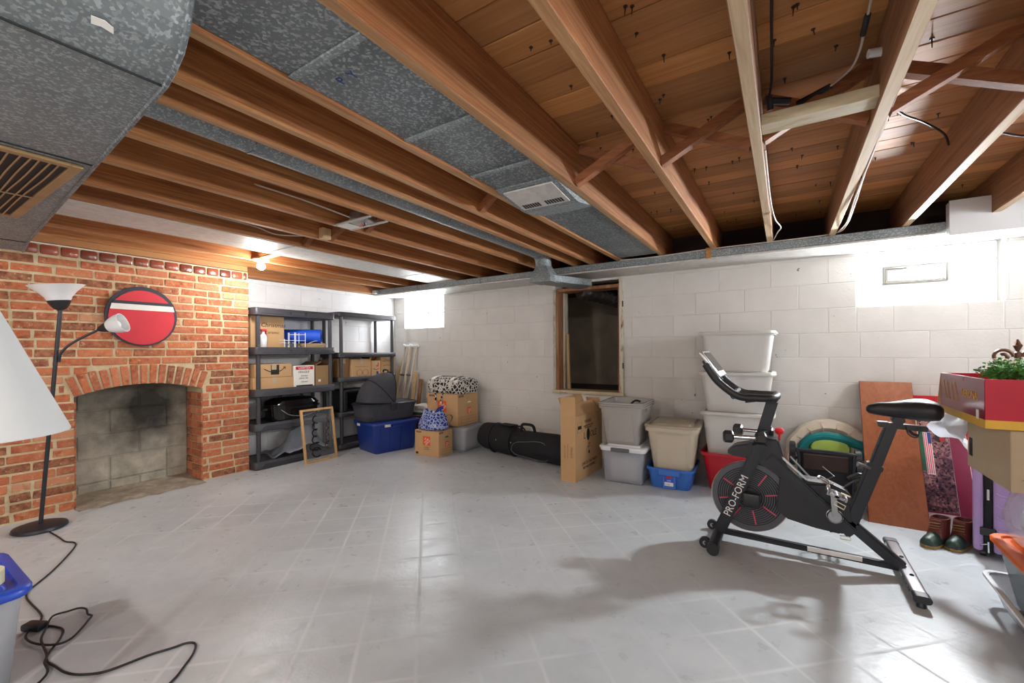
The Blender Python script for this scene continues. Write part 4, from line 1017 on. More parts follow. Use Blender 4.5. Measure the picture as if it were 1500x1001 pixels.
# wide dark tray hung under the fourth shelf
# ---- second shelf: roaster
z = T1[1]
ro = thing('roaster', 'black electric roaster oven with a domed lid and wire handle', 'roaster', (-4.56, 2.66, z), 0)
def ell(w, d, z_, n=28): return [(w * math.cos(a) * (1 if False else 1), d * math.sin(a), z_) for a in [2 * PI * k / n for k in range(n)]]
b_ = nb(); ringloft(b_, [rrect(.27, .48, .11, 0, 6), rrect(.31, .54, .13, .02, 6), rrect(.325, .56, .14, .165, 6), rrect(.335, .575, .145, .17, 6), rrect(.335, .575, .145, .18, 6)]); obj('body', b_, 'black_gloss', ro, smooth=True)
b_ = nb(); ringloft(b_, [rrect(.33, .56, .14, .181, 6), rrect(.30, .50, .13, .215, 6), rrect(.22, .38, .10, .235, 6), rrect(.08, .2, .035, .243, 6)]); obj('lid', b_, 'black_gloss', ro, smooth=True)
b_ = nb(); tube(b_, smoothpath([(0, -.13, .225), (0, -.11, .262), (0, -.03, .282), (0, .06, .282), (0, .12, .26), (0, .135, .225)], 6), .012, 8); obj('lid_handle', b_, 'black_plastic', ro, smooth=True)
for s in (-1, 1):
    b_ = nb(); box(b_, -.05, .05, s * .29 - .03, s * .29 + .03, .12, .145, .008); obj('side_handle', b_, 'black_plastic', ro)
b_ = nb(); tube(b_, smoothpath([(.17, -.20, .13), (.18, -.12, .07), (.185, 0, .045), (.18, .10, .05), (.17, .2, .08)], 6), .0035, 6); lathe(b_, [(.02, .0), (.02, .01), (.005, .012)], 12, .15, -.235); obj('cord', b_, 'steel', ro, smooth=True)
# ---- bottom shelf: draped silver bag
z = T1[0]
sb = nb(); N = 12; g = []
for i in range(N + 1):
    u = i / N; row = []
    for k in range(9):
        v = k / 8; y_ = -.30 + .62 * u; hgt = .02 + .29 * math.sin(PI * u ** 1.7) * (1 - abs(v - .5) * 1.6) + .018 * math.sin(13 * u + 6 * v) + .012 * math.sin(29 * u - 9 * v)
        row.append(sb.verts.new((-.14 + .30 * v, y_, max(.004, hgt))))
    g.append(row)
for i in range(N):
    for k in range(8): sb.faces.new((g[i][k], g[i][k + 1], g[i + 1][k + 1], g[i + 1][k]))
bmesh.ops.solidify(sb, geom=sb.faces[:], thickness=.003)
tag(obj('silver_bag', sb, 'rug_grey', None, (-4.60, 2.72, z + .001), smooth=True), 'slumped silver-grey plastic bag on the bottom shelf behind the picture frame', 'bag')
# ---- framed word picture leaning on the shelf
pf = thing('picture_frame', 'oak picture frame with black wire lettering under glass leaning on the shelf', 'picture frame', (-4.215, 2.80, 0), 0)
fw, fh, ft = .385, .565, .022; lean = R(-9)
pfm = Matrix.Rotation(lean, 4, 'Y')
def pfo(name, bm, m): bm.transform(pfm); return obj(name, bm, m, pf)
for dims in ((-.012, .012, -fw / 2, -fw / 2 + ft, 0, fh), (-.012, .012, fw / 2 - ft, fw / 2, 0, fh), (-.012, .012, -fw / 2 + ft, fw / 2 - ft, 0, ft), (-.012, .012, -fw / 2 + ft, fw / 2 - ft, fh - ft, fh)):
    b_ = nb(); box(b_, *dims, .002); pfo('frame_rail', b_, 'frame_oak')
b_ = nb(); box(b_, -.001, .001, -fw / 2 + ft, fw / 2 - ft, ft, fh - ft); pfo('glass', b_, 'picture_glass')
def scrawl(seed, y0, amp, za, zb, n, r_):
    rs = random.Random(seed); pts = []
    for k in range(n):
        a = k * 1.35; f_ = k / (n - 1); pts.append((.004, y0 + amp * math.sin(a) * (1 if f_ > .25 else 2.0) + .05 * (f_ - .5), za + (zb - za) * f_ + amp * .75 * math.cos(a)))
    b_ = nb(); tube(b_, smoothpath(pts, 5), r_, 6); return b_
pfo('wire_script', scrawl(1, -.055, .026, .11, .49, 26, .0065), 'black_gloss')
pfo('wire_script', scrawl(2, .10, .014, .10, .49, 26, .0045), 'bronze')
b_ = nb(); pts = [(.004, -.05 + .05 * math.cos(a), .10 + .05 * math.sin(a)) for a in [R(20 + 14 * k) for k in range(22)]]; tube(b_, pts, .007, 6); pfo('wire_script', b_, 'black_gloss')

# ---- on the second unit
z = T2[3]
b_ = nb(); box(b_, -.17, .17, -.36, .30, 0, .012, .003); prism(b_, [(-.10, .012), (.10, .012), (.08, .018), (-.10, .016)], 'y', -.30, .1); tag(obj('flat_carton', b_, 'cardboard_tan', None, (-4.60, 3.60, z)), 'flattened carton sheets lying on the shelf above the boxes', 'cardboard sheet')
z = T2[2]
c1 = carton('brown_carton', 'brown carton at the end of the corner shelf behind the posts', (-4.60, 3.255, z), 0, .28, .16, .235, 'cardboard_dark')
c2 = carton('printed_carton', 'carton printed with faint round shapes on the corner shelf', (-4.57, 3.49, z), 0, .28, .29, .225)
for yy in (-.03, .06):
    b_ = nb(); tube(b_, [(.1412, yy + .04 * math.cos(a), .055 + .04 * math.sin(a)) for a in [2 * PI * k / 20 for k in range(20)]], .0016, 4, closed=True); obj('printed_ring', b_, 'brown_ink', c2)
decal('printed_line', rectp(.2, .004), 'brown_ink', c2, (.1405, .0, .13), '+x')
c3 = carton('small_carton', 'small carton with a curved arrow mark and red label under the bright bowl', (-4.55, 3.715, z), 0, .24, .145, .20)
decal('label', rectp(.04, .05), 'red_ink', c3, (.1205, .02, .15), '+x'); decal('label', rectp(.035, .045), 'blue_ink', c3, (.121, .02, .04), '+x')
b_ = nb(); tube(b_, smoothpath([(.1206, -.045, .10), (.121, 0, .085), (.1206, .05, .10)], 5), .003, 5); obj('arrow_mark', b_, 'black_ink', c3)
c4 = carton('marked_carton', 'carton with red brush marks at the corner end of the shelf', (-4.58, 3.925, z), 0, .26, .23, .265)
for zz, ww in ((.20, .12), (.185, .16), (.13, .15)):
    b_ = nb(); tube(b_, smoothpath([(.1305, -ww / 2, zz), (.131, -.01, zz + .008), (.1305, ww / 2, zz - .006)], 4), .003, 5); obj('brush_mark', b_, 'brown_ink', c4)
b_ = nb(); tube(b_, [(.1305, .045 + .025 * math.cos(a), .05 + .025 * math.sin(a)) for a in [2 * PI * k / 16 for k in range(16)]], .0025, 4, closed=True); obj('printed_ring', b_, 'red_ink', c4)
bw = thing('bright_bowl', 'small flared bowl in black, yellow and red on top of the cartons', 'bowl', (-4.55, 3.70, z + .2025))
b_ = nb(); ringloft(b_, [rrect(.10, .10, .01, 0), rrect(.17, .17, .015, .06), rrect(.164, .164, .015, .06), rrect(.096, .096, .01, .005)]); obj('bowl', b_, 'black_gloss', bw)
for s, m_ in ((-.04, 'gold_ink'), (.0, 'green_ink'), (.04, 'red_ink')):
    b_ = nb(); ringloft(b_, [[(.052, s * .55 - .012, .004), (.052, s * .55 + .012, .004), (.054, s * .55 + .012, .004), (.054, s * .55 - .012, .004)], [(.084, s - .018, .056), (.084, s + .018, .056), (.087, s + .018, .056), (.087, s - .018, .056)]]); obj('panel', b_, m_, bw)
z = T2[1]
tv = thing('black_appliance', 'black box-shaped appliance on the second shelf behind the bassinet', 'appliance', (-4.58, 3.44, z))
b_ = nb(); box(b_, -.15, .15, -.20, .20, .012, .27, .01); obj('housing', b_, 'black_plastic', tv)
b_ = nb(); box(b_, .15, .156, -.17, .09, .04, .245, .004); obj('front_panel', b_, 'black_gloss', tv)
for s in (-1, 1):
    b_ = nb(); box(b_, -.13, .13, s * .16 - .02, s * .16 + .02, 0, .012); obj('foot', b_, 'black_plastic', tv)
# ================================================================== LEFT REAR GROUP
# navy tote with bassinet on it
nt = tote('navy_tote', 'large navy blue plastic tote on the floor under the bassinet', 'tote', (-4.075, 3.575, 0), R(-12), .50, .62, .355, 'navy_plastic', 'navy_plastic', .88, .035, ribs=0, lid_h=.012)
for s in (-1, 1):
    for yy in (-.2, -.07, .07, .2):
        b_ = nb(); ringloft(b_, [[(s * (.20 if s else 0), yy - .012, .02), (s * .20, yy + .012, .02), (s * .214, yy + .012, .02), (s * .214, yy - .012, .02)], [(s * .224, yy - .014, .30), (s * .224, yy + .014, .30), (s * .239, yy + .014, .30), (s * .239, yy - .014, .30)]]); obj('rib', b_, 'navy_plastic', nt)
decal('white_sticker', rectp(.075, .034), 'paper', nt, (.2508, -.13, .318), '+x'); decal('white_sticker', rectp(.075, .03), 'paper', nt, (-.10, -.3112, .315), '-y')
bs = thing('bassinet', 'dark grey stroller bassinet with a raised canopy standing on the navy tote', 'bassinet', (-4.09, 3.56, .357), R(-12))
# long axis along local y; canopy at -y end
def brow(w, d, z_, r_): return rrect(w, d, r_, z_, 6)
b_ = nb(); ringloft(b_, [brow(.30, .60, 0, .10), brow(.34, .66, .02, .13), brow(.39, .74, .18, .15), brow(.40, .75, .20, .15), brow(.385, .735, .205, .145), brow(.35, .70, .06, .13)]); obj('basket', b_, 'charcoal_cloth', bs, smooth=True)
b_ = nb(); tube(b_, rrect(.402, .752, .15, .198, 6), .009, 8, closed=True); obj('rim_tube', b_, 'black_plastic', bs, smooth=True)
b_ = nb(); box(b_, -.16, .16, .02, .35, .17, .205, .02, 2); obj('apron', b_, 'charcoal_cloth', bs, smooth=True)
# canopy: quarter dome of ribs hinged at y = 0
b_ = nb(); rings = []
for i in range(9):
    a = R(4 + 92 * i / 8)          # angle of the hoop from lying forward (-y) to upright
    ring = []
    for k in range(15):
        ph = PI * k / 14; x_ = .20 * math.cos(ph); rad = .365 * (math.sin(ph) ** .55 if 0 < k < 14 else 0)
        bulge = 1 + .04 * math.sin(i * PI)
        ring.append((x_ * (1 if 0 < k < 14 else 1), .02 - rad * math.cos(a), .205 + rad * math.sin(a) * .98))
    rings.append(ring)
ringloft(b_, rings, False, False, close=False); bmesh.ops.solidify(b_, geom=b_.faces[:], thickness=.004)
obj('canopy', b_, 'charcoal_cloth', bs, smooth=True)
for i in (0, 4, 8):
    b_ = nb(); a = R(4 + 92 * i / 8)
    tube(b_, [(.203 * math.cos(PI * k / 14), .02 - 1.01 * .365 * (math.sin(PI * k / 14) ** .55 if 0 < k < 14 else 0) * math.cos(a), .205 + 1.01 * .365 * .98 * (math.sin(PI * k / 14) ** .55 if 0 < k < 14 else 0) * math.sin(a)) for k in range(15)], .005, 6); obj('canopy_hoop', b_, 'black_cloth', bs, smooth=True)
b_ = nb(); tube(b_, smoothpath([(-.06, .015, .565), (-.04, .01, .59), (.04, .01, .59), (.06, .015, .565)], 5), .010, 8); obj('carry_grip', b_, 'black_plastic', bs, smooth=True)
for s in (-1, 1):
    b_ = nb(); box(b_, s * .205 - .014, s * .205 + .014, -.03, .05, .13, .215, .006); obj('hinge', b_, 'black_plastic', bs)
# home improvement moving boxes
def moving_box(name, label, loc, rz, w, d, h):
    t = carton(name, label, loc, rz, w, d, h, tape=False)
    f = .8 * h / .28
    for (px, py, face, nx) in ((0, -d / 2 - .0006, '-y', w), (w / 2 + .0006, 0, '+x', d)):
        big = face == '-y'
        L = (px + (0 if big else 0), py, 0)
        def at(u, z): return (u, -d / 2 - .0004, z) if big else (w / 2 + .0004, u, z)
        s = .125 * f if big else .07 * f; u0 = 0.0 if big else .02; z0 = h * (.60 if big else .45)
        decal('orange_square', rectp(s, s), 'orange_ink', t, at(u0, z0), face)
        for i, wd in enumerate(('THE', 'HOME', 'DEPOT')): text(wd, s * (.26 if i else .18), 'white_ink', t, tuple(Vector(at(u0 + (i - 1) * s * .17, z0 - (i - 1) * s * .20)) + (Vector((0, -.0008, 0)) if big else Vector((.0008, 0, 0)))), face, extra=R(45) * 0 + R(40))
        decal('corner_label', rectp(.085 * f, .022 * f), 'brown_ink', t, at(-nx * .33, h * .93), face)
        text('MEDIUM', .016 * f, 'cardboard', t, tuple(Vector(at(-nx * .33, h * .93)) + (Vector((0, -.0008, 0)) if big else Vector((.0008, 0, 0)))), face)
        if big:
            text('Moving Box', .018 * f, 'black_ink', t, at(0, h * .34), face); text('caja de mudanza', .015 * f, 'black_ink', t, at(0, h * .27), face)
            decal('code_label', rectp(.035, .025), 'black_ink', t, at(-w * .40, h * .10), face)
        else:
            b_ = nb(); pts = [at(u, z) for u, z in ((-d * .34, h * .08), (d * .38, h * .08), (d * .38, h * .27), (-d * .34, h * .27))]; tube(b_, pts, .0011, 4, closed=True); tube(b_, [at(-d * .34, h * .175), at(d * .38, h * .175)], .0009, 4); obj('form_lines', b_, 'brown_ink', t)
            decal('hand_hole', [(.035 * math.cos(a), .018 * math.sin(a)) for a in [PI * k / 10 for k in range(11)]], 'green_ink' if h < .32 else 'paper', t, at(.02, h * .70), face)
    return t
hb1 = moving_box('moving_box', 'smaller cardboard moving box with orange logo on the floor under the blue bag', (-3.39, 3.655, 0), R(4), .34, .25, .285)
cbn = tote('clear_bin', 'clear plastic bin of packed items on the floor under the larger moving box', 'storage bin', (-3.37, 4.08, 0), R(2), .52, .42, .295, 'clear_frost', 'clear_plastic', .9, .04, rim='clear_plastic', handles=False)
b_ = nb()
for i in range(4):
    for k in range(3): box(b_, -.20 + i * .1, -.115 + i * .1, -.145 + k * .1, -.06 + k * .1, .015, .235, .012)
o = tag(obj('packed_items', b_, 'paper', None, (-3.37, 4.08, 0), (0, 0, R(2)), smooth=True), 'pale packed items seen through the clear bin', 'items')
o['kind'] = 'stuff'
hb2 = moving_box('moving_box', 'larger cardboard moving box with orange logo set on the clear bin', (-3.435, 4.045, .297), R(1), .47, .40, .37)
# duffel bag black and white
db_ = thing('duffel_bag', 'black and white floral duffel bag lying on the larger moving box', 'bag', (-3.43, 4.04, .669), R(1))
def bagloft(L, prof, n=9, bul=.06):
    b_ = nb(); rings = []
    for i in range(n):
        u = i / (n - 1); x = -L / 2 + L * u; s = 1 - bul * (2 * abs(u - .5)) ** 3
        rings.append([(x + .006 * math.sin(k), y * s, z * s) for k, (y, z) in enumerate(prof)])
    ringloft(b_, rings); return b_
prof = [(-.15, 0), (-.17, .05), (-.175, .10), (-.15, .155), (-.09, .185), (0, .195), (.09, .185), (.15, .155), (.175, .10), (.17, .05), (.15, 0), (.05, .0), (-.05, 0)]
obj('bag_body', bagloft(.52, prof), 'floral_black', db_, smooth=True, ang=60)
for x in (-.19, .10):
    b_ = nb(); tube(b_, [(x, y * 1.015, z * 1.02 + .001) for y, z in prof[1:10]], .004, 6)
    ringloft(b_, [[(x - .022, y * 1.012, z * 1.015 + .001), (x + .022, y * 1.012, z * 1.015 + .001), (x + .022, y * 1.02, z * 1.025 + .001), (x - .022, y * 1.02, z * 1.025 + .001)] for y, z in prof[1:10]]); obj('trim_band', b_, 'galvanised_pale', db_)
b_ = nb(); pts = smoothpath([(.02, -.165, .03), (.0, -.20, -.03), (-.005, -.215, -.10), (.01, -.222, -.12)], 5); tube(b_, pts, .010, 8); obj('strap', b_, 'floral_black', db_, smooth=True)
b_ = nb(); pts = smoothpath([(-.13, -.17, .05), (-.10, -.2, -.02), (-.085, -.217, -.10)], 5); tube(b_, pts, .010, 8); obj('strap', b_, 'floral_black', db_, smooth=True)
b_ = nb(); box(b_, -.17, .17, -.008, .008, .192, .199, .003); obj('zipper', b_, 'black_cloth', db_)
# blue floral bag
bb = thing('blue_bag', 'navy and white floral cloth tote slumped on the smaller moving box', 'bag', (-3.39, 3.645, .286), R(4))
b_ = nb(); rings = []; N = 26
for (w_, d_, z_, wob) in ((.16, .11, 0, .0), (.19, .135, .02, .01), (.185, .13, .07, .014), (.165, .11, .12, .016), (.135, .08, .165, .018), (.115, .05, .195, .02), (.10, .02, .20, .02)):
    rings.append([((w_ + wob * math.sin(5 * a)) * math.cos(a), (d_ + wob * .7 * math.cos(4 * a)) * math.sin(a) * 1.0, z_ + .035 * (z_ / .2) * math.cos(2 * a + .4) * (1 if z_ > .1 else .3)) for a in [2 * PI * k / N for k in range(N)]])
for p in range(len(rings[0])):
    x, y, z_ = rings[0][p]; rings[0][p] = (x, y, 0.0)
    x, y, z_ = rings[1][p]; rings[1][p] = (x, y, max(.012, z_))
ringloft(b_, rings); obj('bag_body', b_, 'floral_blue', bb, smooth=True, ang=80)
b_ = nb(); tube(b_, smoothpath([(.06, -.01, .19), (.10, -.02, .235), (.15, -.02, .255)], 5), .020, 8); obj('knot', b_, 'navy_plastic', bb, smooth=True)
b_ = nb(); pts = smoothpath([(.13, .02, .13), (.20, .03, .17), (.245, .03, .15), (.235, .02, .10), (.19, .0, .07)], 6); ringloft(b_, [[p + Vector((0, -.01, 0)), p + Vector((0, .01, 0)), p + Vector((.003, .01, .003)), p + Vector((.003, -.01, .003))] for p in pts]); obj('hanging_loop', b_, 'brown_ink', bb)
# white diaper-type carton beside
wc = carton('white_carton', 'white carton with a green and maroon band behind the navy tote', (-3.92, 4.13, .30), R(4), .36, .26, .175, 'paper', False)
decal('green_band', rectp(.34, .04), 'green_ink', wc, (0, -.1306, .07), '-y'); decal('maroon_band', rectp(.34, .03), 'maroon_print', wc, (0, -.1306, .03), '-y')
text('Comet', .05, 'black_ink', wc, (-.04, -.131, .13), '-y'); text('Comet', .05, 'black_ink', wc, (.1805, 0, .13), '+x')
wu = carton('maroon_carton', 'dark maroon carton on the floor under the white carton', (-3.92, 4.13, 0), R(4), .38, .28, .298, 'maroon_print', True)
# crutches and lumber in the corner
for i, (dx, lab) in enumerate(((0, 'wooden underarm crutch with a grey pad leaning in the corner'), (.10, 'second wooden underarm crutch leaning in the corner beside the lumber'))):
    ct = thing('crutch', lab, 'crutch', (-4.56 + dx, 4.085 + .02 * i, 0), 0)
    sh = Matrix.Rotation(R(-11), 4, 'X') @ Matrix.Rotation(R(3), 4, 'Y')
    def co(name, bm, m): bm.transform(sh); return obj(name, bm, m, ct, smooth=True)
    for s in (-1, 1):
        b_ = nb(); tube(b_, [(s * .018, 0, .30), (s * .045, 0, .75), (s * .05, 0, 1.28)], .012, 8); co('upright', b_, 'aluminium_wood')
    b_ = nb(); tube(b_, [(0, 0, .02), (0, 0, .62)], .012, 8); co('lower_post', b_, 'aluminium_wood')
    b_ = nb(); tube(b_, [(0, 0, 0.004), (0, 0, .05)], [.021, .016], 10); co('rubber_tip', b_, 'grey_piping')
    b_ = nb(); tube(b_, [(-.05, 0, .86), (.05, 0, .86)], .013, 8); co('hand_grip', b_, 'grey_piping')
    b_ = nb(); tube(b_, smoothpath([(-.085, 0, 1.285), (-.04, 0, 1.272), (.04, 0, 1.272), (.085, 0, 1.285)], 4), .02, 8); co('arm_pad', b_, 'white_plastic')
for i, (x, y, h_, m_, w_, lab) in enumerate(((-4.32, 4.17, .90, 'pale_wood', .05, 'pale wooden lath leaning in the corner beside the crutches'), (-4.22, 4.18, .80, 'jamb_wood', .06, 'brown wooden board leaning in the corner beside the pale lath'), (-4.66, 4.17, .98, 'pale_wood', .035, 'thin pale lath leaning behind the crutches'))):
    t = thing('lumber', lab, 'lumber', (x, y, 0)); b_ = nb(); sh = Matrix.Rotation(R(-9), 4, 'X')
    box(b_, -w_ / 2, w_ / 2, -.012, .012, 0.004, h_, .002); b_.transform(sh); obj('board', b_, m_, t)
    b_ = nb(); box(b_, -w_ / 2 - .001, w_ / 2 + .001, -.013, .013, .06, .10); b_.transform(sh); obj('end_stain', b_, 'blue_ink' if i == 0 else m_, t)
bt = thing('maroon_bottle', 'small dark maroon bottles-and-jar set on the white carton', 'bottle', (-3.93, 4.18, .478))
b_ = nb(); box(b_, -.045, .045, -.03, .03, 0, .09, .008); obj('jar', b_, 'boot_brown', bt); b_ = nb(); lathe(b_, [(.018, 0), (.02, .07), (.012, .09), (.012, .1)], 12, .07, 0); obj('bottle', b_, 'paper', bt, smooth=True)
# golf travel bag
gb_ = thing('golf_bag', 'long black fabric golf travel bag lying along the rear wall', 'golf bag', (-2.4, 4.05, 0), R(-9))
b_ = nb(); rings = []
for x, rx, rz_, zc in ((-.66, .07, .07, .16), (-.645, .12, .13, .165), (-.6, .145, .15, .17), (-.4, .155, .16, .17), (-.2, .16, .16, .165), (-.12, .15, .145, .15), (-.05, .15, .145, .148), (.1, .165, .15, .152), (.4, .17, .15, .152), (.62, .15, .14, .14), (.70, .10, .10, .13)):
    rings.append([(x, rx * math.cos(a), max(.003, zc + rz_ * math.sin(a) * (1.0 if math.sin(a) > 0 else 1.0) + .006 * math.sin(7 * x + 3 * a))) for a in [2 * PI * k / 20 for k in range(20)]])
ringloft(b_, rings); obj('bag_body', b_, 'black_cloth', gb_, smooth=True, ang=70)
for x in (-.43, -.12):
    b_ = nb(); tube(b_, [(x, .162 * math.cos(a), max(.006, .165 + .165 * math.sin(a))) for a in [2 * PI * k / 24 for k in range(24)]], .009, 6, closed=True); obj('strap', b_, 'black_cloth', gb_, smooth=True)
b_ = nb(); pts = smoothpath([(-.04, -.03, .29), (-.02, -.04, .36), (.05, -.045, .375), (.13, -.04, .365), (.15, -.03, .30)], 6); tube(b_, pts, .016, 8); obj('carry_handle', b_, 'black_cloth', gb_, smooth=True)
b_ = nb(); pts = []
for (x, z_) in ((-.08, .10), (-.03, .18), (.10, .21), (.36, .225), (.38, .05), (.10, .045), (-.03, .055)):
    pts.append((x, -.162 * math.sqrt(max(.1, 1 - ((z_ - .152) / .16) ** 2)) - .006, z_))
tube(b_, smoothpath(pts + [pts[0]], 5), .004, 6); obj('pocket_piping', b_, 'grey_piping', gb_, smooth=True)
for x in (-.30, -.08):
    b_ = nb(); lathe(b_, [(.008, 0), (.008, .006)], 10); b_.transform(Matrix.Translation((x, -.158, .18)) @ Matrix.Rotation(R(90), 4, 'X')); obj('rivet', b_, 'chrome', gb_)
b_ = nb(); box(b_, -.36, -.16, -.06, .06, .325, .337, .004); obj('top_flap', b_, 'black_cloth', gb_)

# tall open carton
tc = thing('tall_open_carton', 'tall narrow cardboard carton standing open with printed black writing', 'cardboard box', (-1.625, 3.79, 0), R(-2))
w_, d_, h_ = .145, .60, .585
for nm, dims in (('front_wall', (-w_ / 2, w_ / 2, -d_ / 2, -d_ / 2 + .005, 0, h_)), ('back_wall', (-w_ / 2, w_ / 2, d_ / 2 - .005, d_ / 2, 0, h_)), ('side_wall', (-w_ / 2, -w_ / 2 + .005, -d_ / 2 + .005, d_ / 2 - .005, 0, h_)), ('side_wall', (w_ / 2 - .005, w_ / 2, -d_ / 2 + .005, d_ / 2 - .005, 0, h_)), ('bottom', (-w_ / 2 + .005, w_ / 2 - .005, -d_ / 2 + .005, d_ / 2 - .005, 0, .006))):
    b_ = nb(); box(b_, *dims, .001); obj(nm, b_, 'cardboard', tc)
b_ = nb(); box(b_, -w_ / 2, w_ / 2, -d_ / 2 + .001, -d_ / 2 + .005, h_, h_ + .17); obj('flap', b_, 'cardboard', tc)
b_ = nb(); prism(b_, [(-w_ / 2, h_), (-w_ / 2 + .004, h_), (-w_ / 2 - .055, h_ + .15), (-w_ / 2 - .059, h_ + .15)], 'y', -d_ / 2 + .06, d_ / 2 - .05); obj('flap', b_, 'cardboard', tc)
b_ = nb(); prism(b_, [(w_ / 2, h_), (w_ / 2 - .004, h_), (w_ / 2 - .085, h_ + .095), (w_ / 2 - .080, h_ + .098)], 'y', -d_ / 2 + .02, d_ / 2 - .05); obj('flap', b_, 'cardboard', tc)
b_ = nb(); prism(b_, [(d_ / 2, h_), (d_ / 2 - .004, h_), (d_ / 2 - .06, h_ + .12), (d_ / 2 - .056, h_ + .122)], 'x', -w_ / 2, w_ / 2); obj('flap', b_, 'cardboard', tc)
b_ = nb(); box(b_, -w_ / 2 + .02, w_ / 2 - .02, -.12, .22, .50, .62, .012); obj('packing_insert', b_, 'cardboard_dark', tc)
xs_ = w_ / 2 + .0006
for s, sz, y_, z_ in (('FRAGILE', .040, -.03, .515), ('HANDLE WITH CARE', .021, -.02, .475), ('DO NOT STACK', .020, -.02, .455), ('L    OLE', .085, .02, .385), ('QTY', .022, 0, .30), ('LOT 2', .022, -.02, .275), ('CHECK THE PARTS', .04, 0, .135), ('BEFORE ASSEMBLY', .034, 0, .095)):
    text(s, sz, 'black_ink', tc, (xs_, y_, z_), '+x')
decal('ink_blot', [(.035 * math.cos(a), .055 * math.sin(a)) for a in [2 * PI * k / 18 for k in range(18)]], 'black_ink', tc, (xs_, -.03, .39), '+x')
decal('ink_panel', rectp(.07, .03), 'black_ink', tc, (xs_, -.21, .475), '+x'); decal('ink_panel', rectp(.03, .03), 'black_ink', tc, (xs_, -.01, .225), '+x')
b_ = nb(); tube(b_, [(xs_, -.25, .43), (xs_, -.17, .43), (xs_, -.17, .52), (xs_, -.25, .52)], .001, 4, closed=True); obj('ink_frame', b_, 'brown_ink', tc)
for k, (s, x_, z_) in enumerate((('FRAGILE', .035, .265), ('handle with care please', .0, .27), ('keep dry and upright', -.03, .265))): text(s, .026 if k == 0 else .014, 'brown_ink', tc, (x_, -d_ / 2 - .0006, z_), '-y', extra=R(-90))

# ================================================================== BINS ALONG THE REAR WALL
cl = tote('clear_tote', 'clear frosted plastic tote with a white lid under the open grey totes', 'tote', (-1.22, 3.915, 0), R(3), .40, .50, .335, 'clear_frost', 'white_plastic', .9, .03, handles=False, rim='white_plastic')
b_ = nb(); box(b_, -.09, .07, -.276, -.258, .285, .318, .005); obj('latch', b_, 'grey_piping', cl)
b_ = nb(); box(b_, -.13, .12, -.18, .18, .02, .22, .03, 2); tag(obj('folded_linens', b_, 'galvanised_pale', None, (-1.22, 3.915, 0), (0, 0, R(3)), smooth=True), 'pale folded linens seen through the frosted tote', 'linens')
for k in range(3):
    tote('grey_tote', ('grey open tote at the bottom of the nested stack of three', 'grey open tote in the middle of the nested stack of three', 'grey open tote at the top of the nested stack, a black strap inside')[k], 'tote', (-1.235, 3.92, .337 + .018 * k), R(3), .40 + .001 * k, .52, .335, 'grey_tote', None, .80, .04, group='nested grey totes', rimh=.014, handles=(k == 0), panel=(k == 0))
b_ = nb(); tube(b_, smoothpath([(-1.25, 3.95, .56), (-1.22, 3.98, .66), (-1.18, 4.0, .70), (-1.14, 4.02, .69)], 5), .01, 8); tag(obj('black_strap', b_, 'black_cloth', smooth=True), 'short black strap sticking up inside the nested grey totes', 'strap')
bl = tote('blue_tote', 'low bright blue tote with a paper label under the beige tote', 'tote', (-.835, 3.96, 0), R(3), .39, .49, .175, 'blue_plastic', None, .88, .05, rimh=.022, handles=False)
b_ = nb(); box(b_, -.085, .085, -.26, -.235, .118, .172, .008); obj('front_handle', b_, 'blue_plastic', bl)
b_ = nb(); box(b_, -.052, .052, -.2395, -.225, .01, .12, .004); obj('front_rib', b_, 'blue_plastic', bl)
decal('label', rectp(.075, .085), 'blue_lid', bl, (0, -.2406, .082), '-y'); decal('label', rectp(.07, .03), 'paper', bl, (0, -.2412, .05), '-y'); decal('label_logo', [(.026 * math.cos(a), .011 * math.sin(a)) for a in [2 * PI * k / 14 for k in range(14)]], 'red_ink', bl, (0, -.2412, .107), '-y')
text('14 GAL', .014, 'black_ink', bl, (-.01, -.2416, .047), '-y'); text('tote', .018, 'white_ink', bl, (0, -.2412, .08), '-y')
be = tote('beige_tote', 'beige tote with a taupe lid sitting in the low blue tote', 'tote', (-.82, 3.965, .014), R(3), .43, .52, .535, 'beige_tote', 'taupe_lid', .70, .05, rimh=.045, handles=False, panel=True)
decal('yellow_label', [(.035 * math.cos(a), .02 * math.sin(a)) for a in [2 * PI * k / 16 for k in range(16)]], 'yellow_card', be, (.06, .02, .536), '+z')
rt = tote('red_tote', 'bright red tote at the bottom of the tall stack beside the exercise bike', 'tote', (-.34, 4.11, 0), 0, .54, .47, .315, 'red_plastic', None, .82, .05, rimh=.025, handles=True)
zz = .255; labs = ('light grey tote resting in the red tote, lowest of three in the stack', 'light grey tote in the middle of the stack behind the bike handlebars', 'light grey tote topmost of the tall stack beside the bike')
for k in range(3):
    tote('light_grey_tote', labs[k], 'tote', (-.34 + (.0, -.003, .004)[k], 4.11 + (.0, .003, -.004)[k], zz), R((0, 1.2, -1)[k]), .55 if k else .535, .46 if k else .44, .40 if k == 0 else .331, 'light_grey_tote', 'light_grey_tote', .85, .05, group='stacked light grey totes', rimh=.02, handles=False, inner=False, lid_h=.012)
    zz += (.40 if k == 0 else .331) + .001
